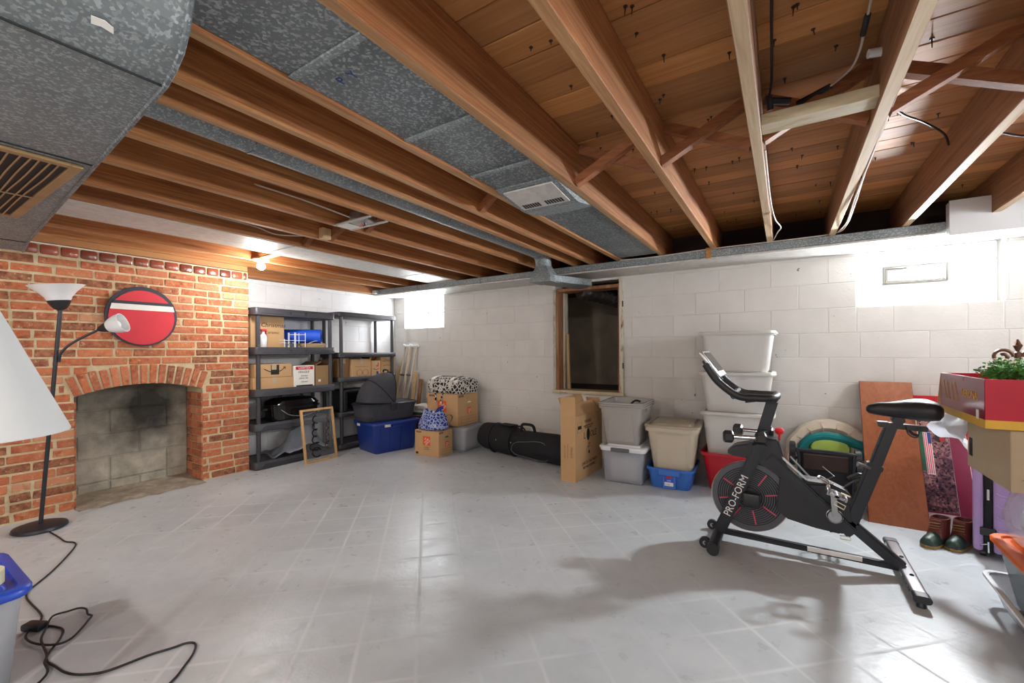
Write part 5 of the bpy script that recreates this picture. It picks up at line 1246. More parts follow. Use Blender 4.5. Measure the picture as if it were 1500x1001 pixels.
# ================================================================== EXERCISE BIKE
BX, BYY = .1, 2.93
bike = thing('exercise_bike', 'black upright exercise bike with a red-striped flywheel facing the stacked totes', 'exercise bike', (BX, BYY, 0))
def bo(name, bm, m, parent=None, **k):
    if parent is None: bmesh.ops.translate(bm, vec=(-BX, 0, 0), verts=bm.verts)
    return obj(name, bm, m, parent or bike, **k)
def bar(p, q, w_, d_, bev=.006, y=0.0):
    """box-section tube in the XZ plane from p to q; w_ across, d_ along Y, centred on y"""
    p, q = Vector((p[0], p[1])), Vector((q[0], q[1])); dd = (q - p).normalized(); n_ = Vector((-dd.y, dd.x)) * w_ / 2
    b_ = nb(); prism(b_, [tuple(p - n_), tuple(q - n_), tuple(q + n_), tuple(p + n_)], 'y', y - d_ / 2, y + d_ / 2)
    if bev: bmesh.ops.bevel(b_, geom=b_.edges[:], offset=bev, segments=2, affect='EDGES')
    return b_
def disc(cx, cz, r_, y0, y1, n=48, r2=None):
    b_ = nb(); A = [(cx + r_ * math.cos(2 * PI * k / n), y0, cz + r_ * math.sin(2 * PI * k / n)) for k in range(n)]
    B = [(cx + (r2 or r_) * math.cos(2 * PI * k / n), y1, cz + (r2 or r_) * math.sin(2 * PI * k / n)) for k in range(n)]
    ringloft(b_, [A, B]); return b_
# flywheel
FC = (-.185, .29); FR = .204; fy = .02
wh = bo('flywheel', disc(*FC, FR, fy - .016, fy + .016), 'flywheel_grey', smooth=True)
b_ = nb()
for k in range(11):
    r_ = .055 + k * .0115; tube(b_, [(FC[0] + r_ * math.cos(a), fy - .0165, FC[1] + r_ * math.sin(a)) for a in [2 * PI * i / 48 for i in range(48)]], .0032, 6, closed=True)
bmesh.ops.translate(b_, vec=(-BX, 0, 0), verts=b_.verts); obj('groove_rings', b_, 'black_metal', wh, smooth=True)
b_ = nb(); tube(b_, [(FC[0] + FR * math.cos(a) - BX, fy - .012, FC[1] + FR * math.sin(a)) for a in [2 * PI * i / 64 for i in range(64)]], .0045, 6, closed=True); obj('chrome_edge', b_, 'chrome', wh, smooth=True)
for k in range(8):
    a = R(12 + 45 * k); b_ = nb(); tube(b_, [(FC[0] - BX + r_ * math.cos(a), fy - .019, FC[1] + r_ * math.sin(a)) for r_ in (.085, .165)], .0042, 6); obj('red_stripe', b_, 'pink_ink', wh)
# fork in front of the wheel and its hub box
bo('fork', bar((-.347, .055), (-.118, .635), .066, .05, .012, -.035), 'black_metal', smooth=True)
fa = math.atan2(.58, .229)
text('PRO-FORM', .058, 'white_ink', bike, (-.262 - BX + .012, -.0612, .30), '-y', 'lettering', extra=fa, xs=.95)
b_ = nb(); box(b_, -.215, -.125, -.085, -.02, .245, .33, .012, 2); bo('hub_cover', b_, 'black_plastic', smooth=True)
# second fork blade behind the wheel
bo('fork', bar((-.347, .055), (-.118, .635), .05, .02, .004, .065), 'black_metal')
# front stabiliser
b_ = nb(); ringloft(b_, [[(-.352 + .030 * math.cos(2 * PI * k / 16), y_, .042 + .032 * math.sin(2 * PI * k / 16)) for k in range(16)] for y_ in (-.235, .18)]); bo('front_foot', b_, 'black_metal', smooth=True)
for y_ in (-.24, .185):
    b_ = nb(); ringloft(b_, [[(-.352 + .033 * math.cos(2 * PI * k / 16), y_ + s, .036 + .035 * math.sin(2 * PI * k / 16)) for k in range(16)] for s in (-.03, .03)]); bo('foot_cap', b_, 'black_plastic', smooth=True)
for y_ in (-.175, .13):
    bo('transport_wheel', disc(-.405, .032, .031, y_ - .012, y_ + .012, 24), 'black_plastic', smooth=True)
    bo('wheel_hub', disc(-.405, .032, .012, y_ - .016, y_ + .016, 16), 'steel', smooth=True)
    bo('wheel_bracket', bar((-.405, .032), (-.35, .045), .016, .012, .002, y_ - .02), 'black_metal')
# fairing
b_ = nb(); prism(b_, [(-.305, .55), (-.26, .595), (-.17, .62), (-.10, .655), (-.035, .65), (.0, .52), (.06, .42), (.02, .405), (-.03, .435), (-.12, .495), (-.2, .525), (-.28, .53)], 'y', -.035, .075); bmesh.ops.bevel(b_, geom=b_.edges[:], offset=.008, segments=2, affect='EDGES'); bo('fairing', b_, 'black_plastic', smooth=True)
# frame
bo('down_tube', bar((-.085, .55), (.30, .185), .060, .05, .008, -.028), 'black_metal', smooth=True)
b_ = nb(); prism(b_, [(-.03, .43), (.02, .445), (.19, .44), (.28, .40), (.335, .30), (.30, .19), (.25, .165), (.13, .175), (.0, .20), (-.05, .25)], 'y', -.018, .075); bmesh.ops.bevel(b_, geom=b_.edges[:], offset=.008, segments=2, affect='EDGES'); bo('belt_cover', b_, 'black_plastic', smooth=True)
b_ = nb(); prism(b_, [(.10, .415), (.19, .425), (.29, .33), (.30, .24), (.24, .235), (.06, .38)], 'y', -.026, -.012, .004); bo('cover_panel', b_, 'black_metal')
bo('top_rail', bar((-.08, .61), (.10, .44), .010, .02, .002, -.02), 'chrome'); bo('top_rail', bar((.10, .44), (.22, .438), .010, .02, .002, -.02), 'chrome')
bo('seat_tube', bar((.282, .20), (.395, .555), .064, .05, .010), 'black_metal', smooth=True)
bo('tube_collar', bar((.388, .535), (.398, .565), .070, .056, .004), 'black_plastic')
bo('seat_post', bar((.395, .55), (.462, .775), .052, .042, .008), 'black_metal', smooth=True)
b_ = nb(); tube(b_, [(.372, -.03, .545), (.34, -.05, .56), (.318, -.055, .565)], [.008, .010, .014], 10); bo('adjust_lever', b_, 'steel', smooth=True)
bo('seat_slider', bar((.41, .776), (.60, .765), .026, .045, .004), 'black_metal'); bo('slider_cap', bar((.405, .785), (.45, .785), .012, .05, .002), 'black_plastic')
b_ = nb(); tube(b_, [(.53, 0, .755), (.545, 0, .735), (.565, -.01, .73)], .008, 8); tube(b_, smoothpath([(.515, -.02, .78), (.52, -.05, .74), (.55, -.06, .73), (.565, -.05, .78)], 5), .003, 6); bo('seat_knob', b_, 'black_plastic', smooth=True)
bo('saddle_clamp', bar((.475, .785), (.50, .82), .05, .05, .006), 'black_plastic')
# saddle: loft along x from nose to tail
b_ = nb(); rings = []
for x, hw_, zt, zb in ((.362, .012, .862, .842), (.372, .022, .876, .83), (.41, .034, .89, .822), (.46, .042, .895, .816), (.51, .066, .905, .812), (.56, .098, .915, .808), (.60, .112, .915, .808), (.63, .105, .905, .812), (.645, .075, .89, .828)):
    rings.append([(x, hw_ * math.cos(a), (zt + zb) / 2 + (zt - zb) / 2 * (abs(math.sin(a)) ** .6) * (1 if math.sin(a) > 0 else -1)) for a in [2 * PI * k / 16 for k in range(16)]])
ringloft(b_, rings); bo('saddle', b_, 'saddle_vinyl', smooth=True, ang=70)
bo('rear_leg', bar((.275, .245), (.505, .045), .058, .05, .010), 'black_metal', smooth=True)
bo('floor_rail', bar((-.335, .055), (.50, .045), .03, .04, .006), 'black_metal', smooth=True)
b_ = nb(); prism(b_, [(.10, -.021), (.34, -.021), (.34, -.016), (.10, -.016)], 'z', .042, .066); bo('warning_label', b_, 'white_ink')
b_ = nb(); ringloft(b_, [rrect(.062, .028, .013, 0, 4), rrect(.062, .028, .013, .70, 4)]); b_.transform(Matrix.Translation((.515, .385, .042)) @ Matrix.Rotation(R(90), 4, 'X')); ft_ = bo('rear_foot', b_, 'steel', smooth=True)
for y_ in (-.30, .37):
    b_ = nb(); ringloft(b_, [rrect(.067, .034, .016, 0, 4), rrect(.067, .034, .016, .05, 4)]); b_.transform(Matrix.Translation((.515, y_ + .025, .042)) @ Matrix.Rotation(R(90), 4, 'X')); bo('foot_cap', b_, 'black_plastic' if y_ < 0 else 'grey_piping', smooth=True)
    b_ = nb(); lathe(b_, [(.018, 0), (.018, .012), (.008, .026)], 14, .515, y_); bo('leveller', b_, 'black_plastic', smooth=True)
for y_ in (-.10, .12):
    b_ = nb(); lathe(b_, [(.009, .055), (.009, .060), (.004, .063)], 10, .52, y_); bo('bolt', b_, 'black_gloss', smooth=True)
text('PRO-FORM', .034, 'black_ink', bike, (.4825 - BX, -.19, .046), '-x', 'lettering')
# crank and pedals
bo('crank_boss', disc(.221, .272, .030, -.068, -.02, 24), 'steel', smooth=True)
b_ = nb(); tube(b_, [(.221 + .036 * math.cos(2 * PI * i / 24), -.058, .272 + .036 * math.sin(2 * PI * i / 24)) for i in range(24)], .003, 6, closed=True); bo('crank_ring', b_, 'chrome', smooth=True)
bo('crank_arm', bar((.221, .272), (.214, .405), .026, .016, .004, -.076), 'steel'); bo('crank_arm', bar((.221, .272), (.236, .14), .026, .016, .004, .10), 'steel')
def pedal(cx, cz, cy, tilt):
    root = bpy.data.objects.new('pedal', None); M_ = Matrix.Translation((cx - BX, cy, cz)) @ Matrix.Rotation(R(tilt), 4, 'Y')
    b_ = nb()
    for dims in ((-.045, -.033, -.045, .045, -.010, .010), (.033, .045, -.045, .045, -.010, .010), (-.033, .033, -.045, -.035, -.008, .008), (-.033, .033, .035, .045, -.008, .008)): box(b_, *dims, .002)
    tube(b_, [(0, -.045, 0), (0, .045, 0)], .010, 10); b_.transform(M_); p_ = obj('pedal', b_, 'steel' if cy < 0 else 'black_metal', bike)
    b_ = nb(); pts = smoothpath([(-.04, -.045, .0), (-.05, -.045, .04), (-.09, -.03, .05), (-.10, 0, .045), (-.09, .03, .05), (-.05, .045, .04), (-.04, .045, 0)], 4); tube(b_, pts, .0055, 6); b_.transform(M_); obj('toe_cage', b_, 'chrome' if cy < 0 else 'black_metal', p_, smooth=True)
    b_ = nb(); box(b_, .01, .05, -.03, -.02, .02, .026, .001); tube(b_, [(.0, -.05, -.02), (.045, -.05, -.025), (.045, -.05, -.045), (.0, -.05, -.04)], .003, 6, closed=True); b_.transform(M_); obj('strap_buckle', b_, 'tape', p_)
pedal(.222, .41, -.135, 20); pedal(.255, .135, .165, -8)
b_ = nb(); tube(b_, smoothpath([(.27, .08, .40), (.32, .09, .44), (.36, .09, .46), (.34, .09, .48), (.29, .09, .45)], 4), .009, 8); bo('far_strap', b_, 'black_plastic', smooth=True)
# handlebar post, bars, console
bo('bar_post', bar((-.135, .60), (-.062, .875), .060, .045, .008), 'black_metal', smooth=True); bo('post_cap', bar((-.075, .878), (-.035, .878), .016, .055, .003), 'black_plastic')
b_ = nb(); tube(b_, [(-.10, -.03, .69), (-.12, -.05, .69)], .014, 10); bo('post_knob', b_, 'black_plastic', smooth=True)
b_ = nb()
pts = smoothpath([(-.40, -.15, 1.085), (-.335, -.15, .985), (-.235, -.145, .905), (-.15, -.135, .895), (-.07, -.12, .895), (-.045, -.06, .90), (-.045, .06, .90), (-.07, .12, .895), (-.15, .135, .895), (-.235, .145, .905), (-.335, .15, .985), (-.40, .15, 1.085)], 6)
tube(b_, pts, .0215, 12); bo('handlebar', b_, 'saddle_vinyl', smooth=True)
b_ = nb(); tube(b_, smoothpath([(-.235, -.05, .905), (-.16, -.05, .895), (-.06, -.05, .898)], 4), .017, 10); tube(b_, smoothpath([(-.235, .05, .905), (-.16, .05, .895), (-.06, .05, .898)], 4), .017, 10); tube(b_, [(-.25, -.14, .915), (-.25, .14, .915)], .016, 10); bo('inner_grips', b_, 'saddle_vinyl', smooth=True)
cm = Matrix.Translation((-.375, 0, 1.075)) @ Matrix.Rotation(R(-35), 4, 'Y')
b_ = nb(); box(b_, -.012, .012, -.15, .15, -.085, .10, .006, 2); b_.transform(cm); c_ = bo('console', b_, 'steel', smooth=True)
b_ = nb(); box(b_, .012, .014, -.13, .13, -.05, .085); b_.transform(cm); bmesh.ops.translate(b_, vec=(-BX, 0, 0), verts=b_.verts); obj('screen', b_, 'black_gloss', c_)
b_ = nb(); box(b_, -.03, -.012, -.12, .12, -.05, .05, .006); b_.transform(cm); bo('console_bracket', b_, 'black_plastic')
b_ = nb(); tube(b_, [(-.395, -.15, 1.08), (-.395, .15, 1.08)], .012, 10); tube(b_, [(-.40, 0, 1.05), (-.33, 0, .98)], .014, 10); bo('console_arm', b_, 'black_plastic', smooth=True)
b_ = nb(); tube(b_, smoothpath([(-.29, -.05, .93), (-.27, -.05, .88), (-.25, -.05, .885), (-.25, -.05, .90)], 4), .004, 6); tube(b_, [(-.20, -.05, .86), (-.15, -.05, .868)], .006, 6); bo('brake_lever', b_, 'black_plastic', smooth=True)
b_ = nb(); lathe(b_, [(.006, 0), (.006, .03), (.02, .04), (.026, .055), (.02, .068), (.004, .074)], 14); b_.transform(Matrix.Translation((-.03, -.01, .645))); bo('resistance_knob', b_, 'red_vinyl', smooth=True)
# dumbbell cradle and dumbbells
b_ = nb(); tube(b_, [(-.17, -.10, .625), (-.13, 0, .615), (-.17, .10, .625)], .01, 8); bo('dumbbell_cradle', b_, 'black_metal', smooth=True)
def hexd(cx, cy, cz, ang, lab):
    t = thing('dumbbell', lab, 'dumbbell', (cx, cy, cz), R(ang), 'dumbbells on the bike')
    b_ = nb(); tube(b_, [(-.055, 0, 0), (.055, 0, 0)], .013, 12); obj('grip', b_, 'chrome', t, smooth=True)
    for s in (-1, 1):
        b_ = nb(); rings = [[(x, r_ * math.cos(2 * PI * k / 6 + .5), r_ * math.sin(2 * PI * k / 6 + .5)) for k in range(6)] for x, r_ in ((s * .055, .026), (s * .065, .036), (s * .10, .036), (s * .11, .026))]
        ringloft(b_, rings); obj('head', b_, 'black_plastic', t)
hexd(-.20, 2.80, .665, 12, 'black dumbbell with a chrome grip in the bike cradle, fixed on the open side')
hexd(-.17, 3.05, .665, -5, 'black dumbbell with a chrome grip in the bike cradle, between bike and totes')
# ================================================================== BEHIND THE BIKE
bn = thing('baby_bouncer', 'round cream baby seat shell with teal and lime lining leaning on the wall', 'baby seat', (.295, 4.24, 0), 0)
M_ = Matrix.Translation((0, -.0, .31)) @ Matrix.Rotation(R(-10), 4, 'X')
def yo(name, bm, m): bm.transform(M_); return obj(name, bm, m, bn, smooth=True)
b_ = nb(); ro_, ri_ = .30, .205
rings = []
for k in range(48):
    a = 2 * PI * k / 48; rings.append([((r_ + .008 * math.sin(12 * a)) * math.cos(a), y_, r_ * math.sin(a)) for r_, y_ in ((ro_, 0), (ro_ - .02, -.035), (ri_ + .02, -.05), (ri_, -.02), (ri_ + .02, .02), (ro_ - .02, .03))])
rings.append(rings[0]); ringloft(b_, rings, False, False); yo('outer_shell', b_, 'cream_plastic')
for k in range(16):
    a = 2 * PI * (k + .5) / 16; b_ = nb(); tube(b_, [((r_) * math.cos(a), y_, r_ * math.sin(a)) for r_, y_ in ((.20, -.03), (.235, -.052), (.275, -.03))], .005, 6); yo('shell_rib', b_, 'aluminium_wood')
b_ = nb(); prism(b_, [(.2 * math.cos(2 * PI * k / 40), .2 * math.sin(2 * PI * k / 40)) for k in range(40)], 'y', -.012, .012); yo('back_cloth', b_, 'cream_plastic')
b_ = nb(); tube(b_, smoothpath([(-.19, -.05, .02), (-.15, -.06, .11), (-.05, -.065, .155), (.06, -.065, .15), (.16, -.06, .12), (.22, -.05, .09), (.20, -.05, .0)], 6), .035, 10); yo('teal_cushion', b_, 'teal_cloth')
b_ = nb(); rings = [[((r_ * 1.0) * math.cos(2 * PI * k / 24), y_, .07 + .62 * r_ * math.sin(2 * PI * k / 24)) for k in range(24)] for r_, y_ in ((.10, -.04), (.13, -.06), (.12, -.085), (.05, -.095))]; ringloft(b_, rings); yo('lime_cushion', b_, 'lime_cloth')
b_ = nb()
for s in (-1, 1): tube(b_, [(s * .14, -.02, -.26), (s * .16, .0, -.307)], .012, 8)
yo('foot', b_, 'cream_plastic')
st = thing('folded_stroller', 'folded black stroller with wheels standing between the bike and the wall', 'stroller', (.25, 4.0, 0), 0)
def so(name, bm, m, sm=True): return obj(name, bm, m, st, smooth=sm)
b_ = nb(); box(b_, -.17, .17, -.05, .06, .07, .40, .03, 2); so('folded_seat', b_, 'black_cloth')
b_ = nb(); box(b_, -.14, .14, -.062, -.045, .26, .38, .008); so('mesh_panel', b_, 'mesh_brown')
b_ = nb(); tube(b_, smoothpath([(-.16, -.065, .10), (-.165, -.07, .36), (-.15, -.07, .405), (.15, -.07, .405), (.165, -.07, .36), (.16, -.065, .10)], 5), .010, 8); so('frame_tube', b_, 'black_metal')
b_ = nb(); tube(b_, [(-.05, -.08, .17), (.05, -.085, .24), (-.02, -.085, .30)], .004, 6); tube(b_, [(-.22, -.09, .35), (-.05, -.1, .16)], .007, 8); so('link_rod', b_, 'steel')
for x, z_ in ((-.205, .395), (-.205, .33), (.195, .37), (.20, .30), (-.17, .065), (.17, .065)):
    b_ = nb(); rings = [[(x + s, .0 + r_ * math.cos(2 * PI * k / 18), z_ + r_ * math.sin(2 * PI * k / 18)) for k in range(18)] for s, r_ in ((-.022, .04), (-.016, .06), (.016, .06), (.022, .04))]; ringloft(b_, rings); so('wheel', b_, 'black_plastic')
    b_ = nb(); tube(b_, [(x, 0, z_), (x * .75, -.01, z_)], .012, 8); so('axle', b_, 'black_metal')
b_ = nb(); box(b_, -.16, .16, -.06, .06, .006, .07, .015); so('basket', b_, 'black_cloth')
# wooden board leaning on the wall
wb = thing('leaning_board', 'reddish brown veneered board leaning against the rear wall behind the saddle', 'board', (.625, 3.735, 0), R(-2))
ang = math.atan2(.60, .92); Lb = 1.095
b_ = nb(); box(b_, -.152, .152, 0, .018, 0, Lb, .002); b_.transform(Matrix.Rotation(-ang, 4, 'X')); obj('veneer_panel', b_, 'panel_wood', wb)
b_ = nb(); box(b_, -.154, -.152, .001, .017, 0, Lb); box(b_, .152, .154, .001, .017, 0, Lb); b_.transform(Matrix.Rotation(-ang, 4, 'X')); obj('edge_band', b_, 'boot_brown', wb)
# framed stadium poster
ps = thing('stadium_poster', 'stadium crowd poster with a mauve border leaning on the wall behind the boots', 'poster', (.90, 3.90, .0), R(4))
pa = R(-20)
def po(name, dims, m, bev=0):
    b_ = nb(); box(b_, *dims, bev); b_.transform(Matrix.Rotation(pa, 4, 'X')); return obj(name, b_, m, ps)
po('mount_board', (-.10, .15, 0, .008, .004, .83), 'paper', .001)
po('print_picture', (-.095, .062, -.0015, -.0002, .085, .80), 'stadium_print')
po('mauve_border', (.064, .146, -.0015, -.0002, .03, .80), 'maroon_print'); po('top_border', (-.095, .062, -.002, -.0016, .76, .80), 'pink_ink'); po('bottom_rule', (-.095, .062, -.002, -.0016, .078, .088), 'maroon_print')
po('field_patch', (-.094, -.045, -.0026, -.0016, .35, .66), 'green_ink'); po('flag_field', (-.072, -.030, -.0034, -.0026, .33, .62), 'paper')
for k in range(4): po('flag_stripe', (-.070 + k * .010, -.065 + k * .010, -.004, -.0034, .335, .56 if k > 1 else .615), 'pink_ink')
po('flag_canton', (-.05, -.031, -.0042, -.0034, .54, .618), 'blue_ink')
for k, (x, z_, m_) in enumerate(((.0, .66, 'paper'), (.04, .66, 'black_ink'), (.0, .61, 'red_ink'), (.045, .61, 'gold_ink'), (.0, .56, 'black_ink'), (.04, .56, 'red_ink'))): po('scoreboard_panel', (x * .6 - .01, x * .6 + .012, -.0026, -.0016, z_, z_ + .042), m_)
b_ = nb(); box(b_, -.28, .28, 0, .02, .004, .86, .003); b_.transform(Matrix.Rotation(R(-17), 4, 'X')); rf = obj('red_board', b_, 'red_plastic', None, (.90, 4.06, 0)); tag(rf, 'red panel leaning behind the stadium poster', 'board')
# duck boots
def boot(loc, rz, label):
    t = thing('duck_boot', label, 'boot', loc, rz, 'duck boots by the poster')
    b_ = nb(); rings = []
    for x, hw_, hz in ((-.075, .022, .05), (-.065, .034, .07), (-.02, .038, .075), (.04, .04, .06), (.09, .042, .05), (.13, .036, .042), (.15, .02, .03)):
        rings.append([(x, hw_ * math.cos(a), .018 + max(0, hz * math.sin(a)) if math.sin(a) > 0 else .018) for a in [2 * PI * k / 16 for k in range(16)]])
    ringloft(b_, rings); obj('rubber_shoe', b_, 'boot_green', t, smooth=True, ang=60)
    b_ = nb(); prism(b_, [(-.082, -.025), (-.04, -.042), (.06, -.044), (.13, -.036), (.158, 0), (.13, .036), (.06, .044), (-.04, .042), (-.082, .025)], 'z', 0, .018, .003); obj('sole', b_, 'boot_sole', t)
    b_ = nb(); ringloft(b_, [rrect(.15, .080, .036, .045, 4, -.005), rrect(.115, .076, .034, .09, 4, -.02), rrect(.105, .078, .034, .15, 4, -.035), rrect(.095, .068, .03, .15, 4, -.035), rrect(.08, .055, .025, .08, 4, -.03)]); obj('leather_shaft', b_, 'boot_brown', t, smooth=True)
    b_ = nb(); ringloft(b_, [[(.02, -.02, .06), (.02, .02, .06), (.024, .02, .065), (.024, -.02, .065)], [(.03, -.026, .145), (.03, .026, .145), (.034, .026, .145), (.034, -.026, .145)]]); obj('tongue', b_, 'boot_brown', t)
    b_ = nb()
    for k in range(4): tube(b_, [(.032 + .003 * k, -.025, .075 + .016 * k), (.036 + .003 * k, .025, .083 + .016 * k)], .0025, 5)
    obj('laces', b_, 'boot_sole', t)
boot((.77, 3.55, 0), R(-122), 'brown leather and green rubber duck boot beside the wooden board')
boot((.876, 3.57, 0), R(-120), 'brown and green duck boot standing next to the lavender suitcase')
# lavender suitcase
su = thing('suitcase', 'lavender hard-shell suitcase with a black zip band beside the boots', 'suitcase', (1.07, 3.60, 0), R(-16))
sw, sd, s0, s1 = .26, .42, .035, .66
for x0, x1 in ((-sw / 2, -sw / 2 + .045), (-sw / 2 + .075, sw / 2)):
    b_ = nb(); box(b_, x0, x1, -sd / 2, sd / 2, s0, s1, .018, 2); sh_ = obj('shell', b_, 'lavender_plastic', su, smooth=True)
for k in range(8):
    b_ = nb(); z_ = .10 + k * .065; tube(b_, smoothpath([(-sw / 2 + .09, -sd / 2 - .003, z_ + .012), (-.02, -sd / 2 - .004, z_), (.06, -sd / 2 - .004, z_), (sw / 2 - .02, -sd / 2 - .003, z_ + .006)], 4), .006, 6); obj('shell_rib', b_, 'lavender_plastic', su, smooth=True)
b_ = nb(); box(b_, -sw / 2 + .045, -sw / 2 + .075, -sd / 2 - .003, sd / 2 + .003, s0 - .003, s1 + .003, .006); obj('zip_band', b_, 'black_cloth', su)
for z_ in (.13, .50, .57):
    b_ = nb(); box(b_, -sw / 2 + .028, -sw / 2 + .09, -sd / 2 - .012, -sd / 2 + .0, z_, z_ + .045, .004); obj('bumper', b_, 'black_plastic', su)
b_ = nb(); box(b_, -sw / 2 + .055, -sw / 2 + .065, -sd / 2 - .014, -sd / 2 - .003, .33, .39, .001); obj('zip_slider', b_, 'chrome', su); b_ = nb(); tube(b_, [(-sw / 2 + .062, -sd / 2 - .01, .09), (-sw / 2 + .03, -sd / 2 - .03, .08)], .003, 6); tube(b_, [(-sw / 2 + .06, -sd / 2 - .012, .10), (-sw / 2 + .062, -sd / 2 - .014, .04)], .004, 6); obj('zip_pull', b_, 'chrome', su)
for sx in (-1, 1):
    for sy in (-1, 1):
        b_ = nb(); ringloft(b_, [[(sx * .09 + s, sy * .16 + .02 * math.cos(2 * PI * k / 14), .02 + .02 * math.sin(2 * PI * k / 14)) for k in range(14)] for s in (-.012, .012)]); box(b_, sx * .09 - .015, sx * .09 + .015, sy * .16 - .015, sy * .16 + .015, .022, .04); obj('wheel', b_, 'black_plastic', su)
# ================================================================== RIGHT-HAND PILE
ub = tote('underbed_box', 'low clear underbed box on the floor under the orange-lidded tote', 'storage bin', (1.035, 2.40, 0), R(-2), .56, 1.02, .125, 'clear_frost', None, .86, .05, rim='white_plastic', rimh=.014, handles=False)
og = tote('orange_lid_tote', 'dark grey tote with a bright orange lid in the right-hand pile', 'tote', (1.075, 2.43, .015), R(-2), .55, 1.06, .285, 'dark_tote', 'orange_plastic', .84, .05, rim='black_plastic', handles=False, rimh=.016)
for s in (-1, 1):
    for yy in (-.25, .12):
        b_ = nb(); box(b_, s * .255 - .012, s * .255 + .012, yy - .015, yy + .015, .02, .24, .003); obj('latch', b_, 'black_plastic', og)
# clear bag of bedding
cbg = thing('clear_bedding_bag', 'clear vinyl bag of bedding between the orange lid and the tan carton', 'bag', (1.12, 2.62, .302), R(-3))
b_ = nb(); rings = []
for (w2, d2, z_) in ((.24, .36, 0), (.28, .41, .03), (.30, .42, .12), (.28, .41, .20), (.24, .36, .262)):
    rings.append([((w2 + .012 * math.sin(9 * a)) * (abs(math.cos(a)) ** .5) * (1 if math.cos(a) > 0 else -1), (d2 + .012 * math.cos(7 * a)) * (abs(math.sin(a)) ** .5) * (1 if math.sin(a) > 0 else -1), z_) for a in [2 * PI * k / 36 for k in range(36)]])
ringloft(b_, rings); obj('vinyl_bag', b_, 'clear_film', cbg, smooth=True, ang=70)
b_ = nb(); box(b_, -.22, .22, -.34, .34, .01, .12, .03, 2); obj('folded_bedding', b_, 'rug_grey', cbg, smooth=True)
b_ = nb(); box(b_, -.2, .2, -.32, .32, .125, .255, .03, 2); obj('folded_bedding', b_, 'navy_plastic', cbg, smooth=True)
# tan carton
tb = carton('tan_carton', 'tan carton with a black swoosh mark under the red gift box', (1.03, 2.85, .572), R(0), .49, .50, .262, 'cardboard_tan', False)
sw_ = [(-.11, .02), (-.075, -.03), (-.03, -.035), (.12, .04), (-.02, -.005), (-.06, .0)]
decal('swoosh_mark', [(-1.2 * x, -1.2 * y) for x, y in sw_], 'black_ink', tb, (-.075, -.2508, .10), '-y')
b_ = nb(); [box(b_, -.2462, -.2452, .18 + k * .008, .184 + k * .008, .06, .15) for k in range(6)]; obj('barcode', b_, 'black_ink', tb)
b_ = nb(); box(b_, -.2, -.13, -.257, -.25, .225, .25, .003); obj('carton_clip', b_, 'black_plastic', tb)
# red gift box lid tray with greenery
gx = thing('red_gift_box', 'open red and gold printed box holding a leafy garland on the tan carton', 'gift box', (.965, 2.86, .836), R(0))
gw, gd, gh = .53, .60, .205
for nm, dims, m_ in (('side_wall', (-gw / 2, -gw / 2 + .006, -gd / 2, gd / 2, .035, gh), 'maroon_print'), ('side_wall', (gw / 2 - .006, gw / 2, -gd / 2, gd / 2, .035, gh), 'maroon_print'), ('front_wall', (-gw / 2, gw / 2, -gd / 2 - .001, -gd / 2 + .006, .035, gh), 'crimson_print'), ('back_wall', (-gw / 2, gw / 2, gd / 2 - .006, gd / 2 + .001, .035, gh), 'crimson_print'), ('gold_base', (-gw / 2 - .0005, gw / 2 + .0005, -gd / 2 - .0015, gd / 2 + .0015, 0, .036), 'gold_ink')):
    b_ = nb(); box(b_, *dims, .001); obj(nm, b_, m_, gx)
b_ = nb(); prism(b_, [(gd / 2, gh - .002), (gd / 2 + .003, gh), (gd / 2 + .075, gh - .20), (gd / 2 + .07, gh - .20)], 'x', -gw / 2, gw / 2); obj('outer_flap', b_, 'cardboard', gx)
b_ = nb(); prism(b_, [(-gw / 2 + .006, gh - .003), (-gw / 2 + .006, gh), (-gw / 2 + .075, gh - .02), (-gw / 2 + .075, gh - .023)], 'y', -gd / 2 + .03, gd / 2 - .03); obj('inner_flap', b_, 'crimson_print', gx)
text('VERONA', .05, 'gold_ink', gx, (-gw / 2 - .0008, -.12, .125), '-x'); decal('price_label', rectp(.03, .04), 'paper', gx, (-gw / 2 - .0008, -.22, .05), '-x')
for k in range(4):
    b_ = nb(); tube(b_, smoothpath([(-gw / 2 - .001, .02 + .06 * k, .08), (-gw / 2 - .001, .05 + .06 * k, .13), (-gw / 2 - .001, .07 + .06 * k, .17)], 4), .0013, 5); obj('printed_swirl', b_, 'gold_ink', gx)
# garland
ga = thing('garland', 'green leafy garland with small white blossoms in the red gift box', 'garland', (1.0, 2.83, .965))
rl = random.Random(21)
b_ = nb(); pts = [(-.10 + .26 * math.cos(a), .22 * math.sin(a), .06 + .02 * math.sin(3 * a)) for a in [2 * PI * k / 24 for k in range(24)]]; pts = [(.0 + .17 * math.cos(2 * PI * k / 24), .20 * math.sin(2 * PI * k / 24), .065 + .015 * math.sin(k)) for k in range(24)]
tube(b_, pts, .012, 6, closed=True); obj('stem', b_, 'brown_ink', ga)
leaf = nb(); fl_ = nb()
def leafq(bm, p, L, w_, ax):
    n_ = ax.normalized(); sid_ = n_.cross(Vector((rl.uniform(-1, 1), rl.uniform(-1, 1), 1))).normalized() * w_
    V = [bm.verts.new(p), bm.verts.new(p + n_ * L * .5 + sid_), bm.verts.new(p + n_ * L + Vector((0, 0, -.2 * L))), bm.verts.new(p + n_ * L * .5 - sid_)]; bm.faces.new(V)
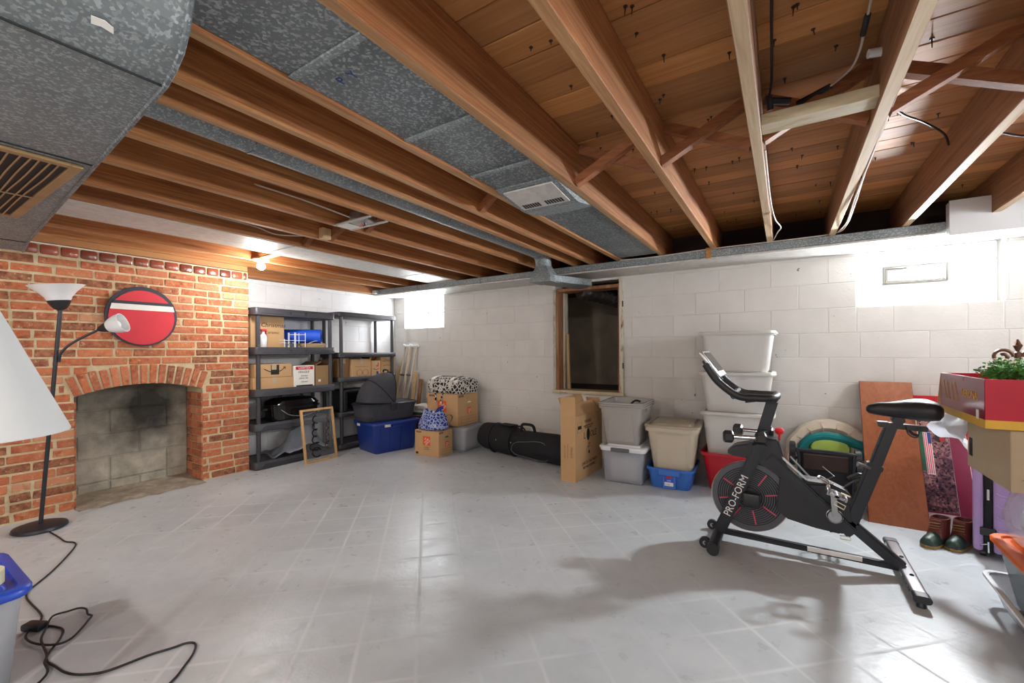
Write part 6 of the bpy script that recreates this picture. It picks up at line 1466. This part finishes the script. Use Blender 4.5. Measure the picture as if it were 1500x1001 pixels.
for k in range(3600):
    a = rl.uniform(0, 2 * PI); q = rl.uniform(0, 2 * PI); rr_ = rl.uniform(.0, .062)
    p = Vector(((.18 + rr_ * math.cos(q)) * math.cos(a), (.20 + rr_ * math.cos(q)) * math.sin(a), .085 + rr_ * math.sin(q)))
    leafq(leaf, p, rl.uniform(.016, .032), rl.uniform(.005, .010), Vector((rl.uniform(-1, 1), rl.uniform(-1, 1), rl.uniform(-.1, 1))))
for k in range(160):
    a = rl.uniform(0, 2 * PI); p = Vector((.18 * math.cos(a) + rl.uniform(-.03, .03), .21 * math.sin(a) + rl.uniform(-.03, .03), .135 + rl.uniform(-.02, .02)))
    for q in range(3): leafq(fl_, p, .009, .005, Vector((math.cos(q * 2.1), math.sin(q * 2.1), .4)))
o = obj('leaves', leaf, 'foliage', ga); o['kind'] = 'stuff'; o = obj('blossoms', fl_, 'paper', ga); o['kind'] = 'stuff'
# bronze scroll ornament behind
orn = thing('scroll_ornament', 'bronze scrolled metal finial standing behind the red gift box', 'ornament', (1.23, 3.97, 0))
b_ = nb(); lathe(b_, [(.08, 0), (.085, .01), (.03, .03), (.01, .06), (.008, 1.10), (.016, 1.11), (.016, 1.14), (.008, 1.15), (.014, 1.165), (.022, 1.185), (.012, 1.205), (.004, 1.225)], 14); obj('stem_finial', b_, 'bronze', orn, smooth=True)
for s in (-1, 1):
    b_ = nb(); pts = [(s * (.012 + .055 + (.05 - .0011 * k) * -math.cos(.25 * k)), 0, 1.115 + (.05 - .0011 * k) * math.sin(.25 * k)) for k in range(34)]; tube(b_, pts, .010, 8); obj('scroll', b_, 'bronze', orn, smooth=True)
# white plastic bag hanging from the box edge
wbg = nb(); N = 14; g = []
for i in range(N + 1):
    u = i / N; row = []
    for k in range(12):
        v = k / 11; row.append(wbg.verts.new((.03 * math.sin(7 * u + 5 * v) + .05 * v * math.sin(3 * u + 1) - .06 * math.sin(PI * v), -.16 + .32 * u + .015 * math.sin(9 * v), -.21 * v * (1 - .25 * u) + .012 * math.sin(12 * u))))
    g.append(row)
for i in range(N):
    for k in range(11): wbg.faces.new((g[i][k], g[i][k + 1], g[i + 1][k + 1], g[i + 1][k]))
bmesh.ops.solidify(wbg, geom=wbg.faces[:], thickness=.003)
tag(obj('white_plastic_bag', wbg, 'white_plastic', None, (.80, 3.27, .835), smooth=True, ang=60), 'crumpled white plastic bag hanging under the red gift box', 'plastic bag')
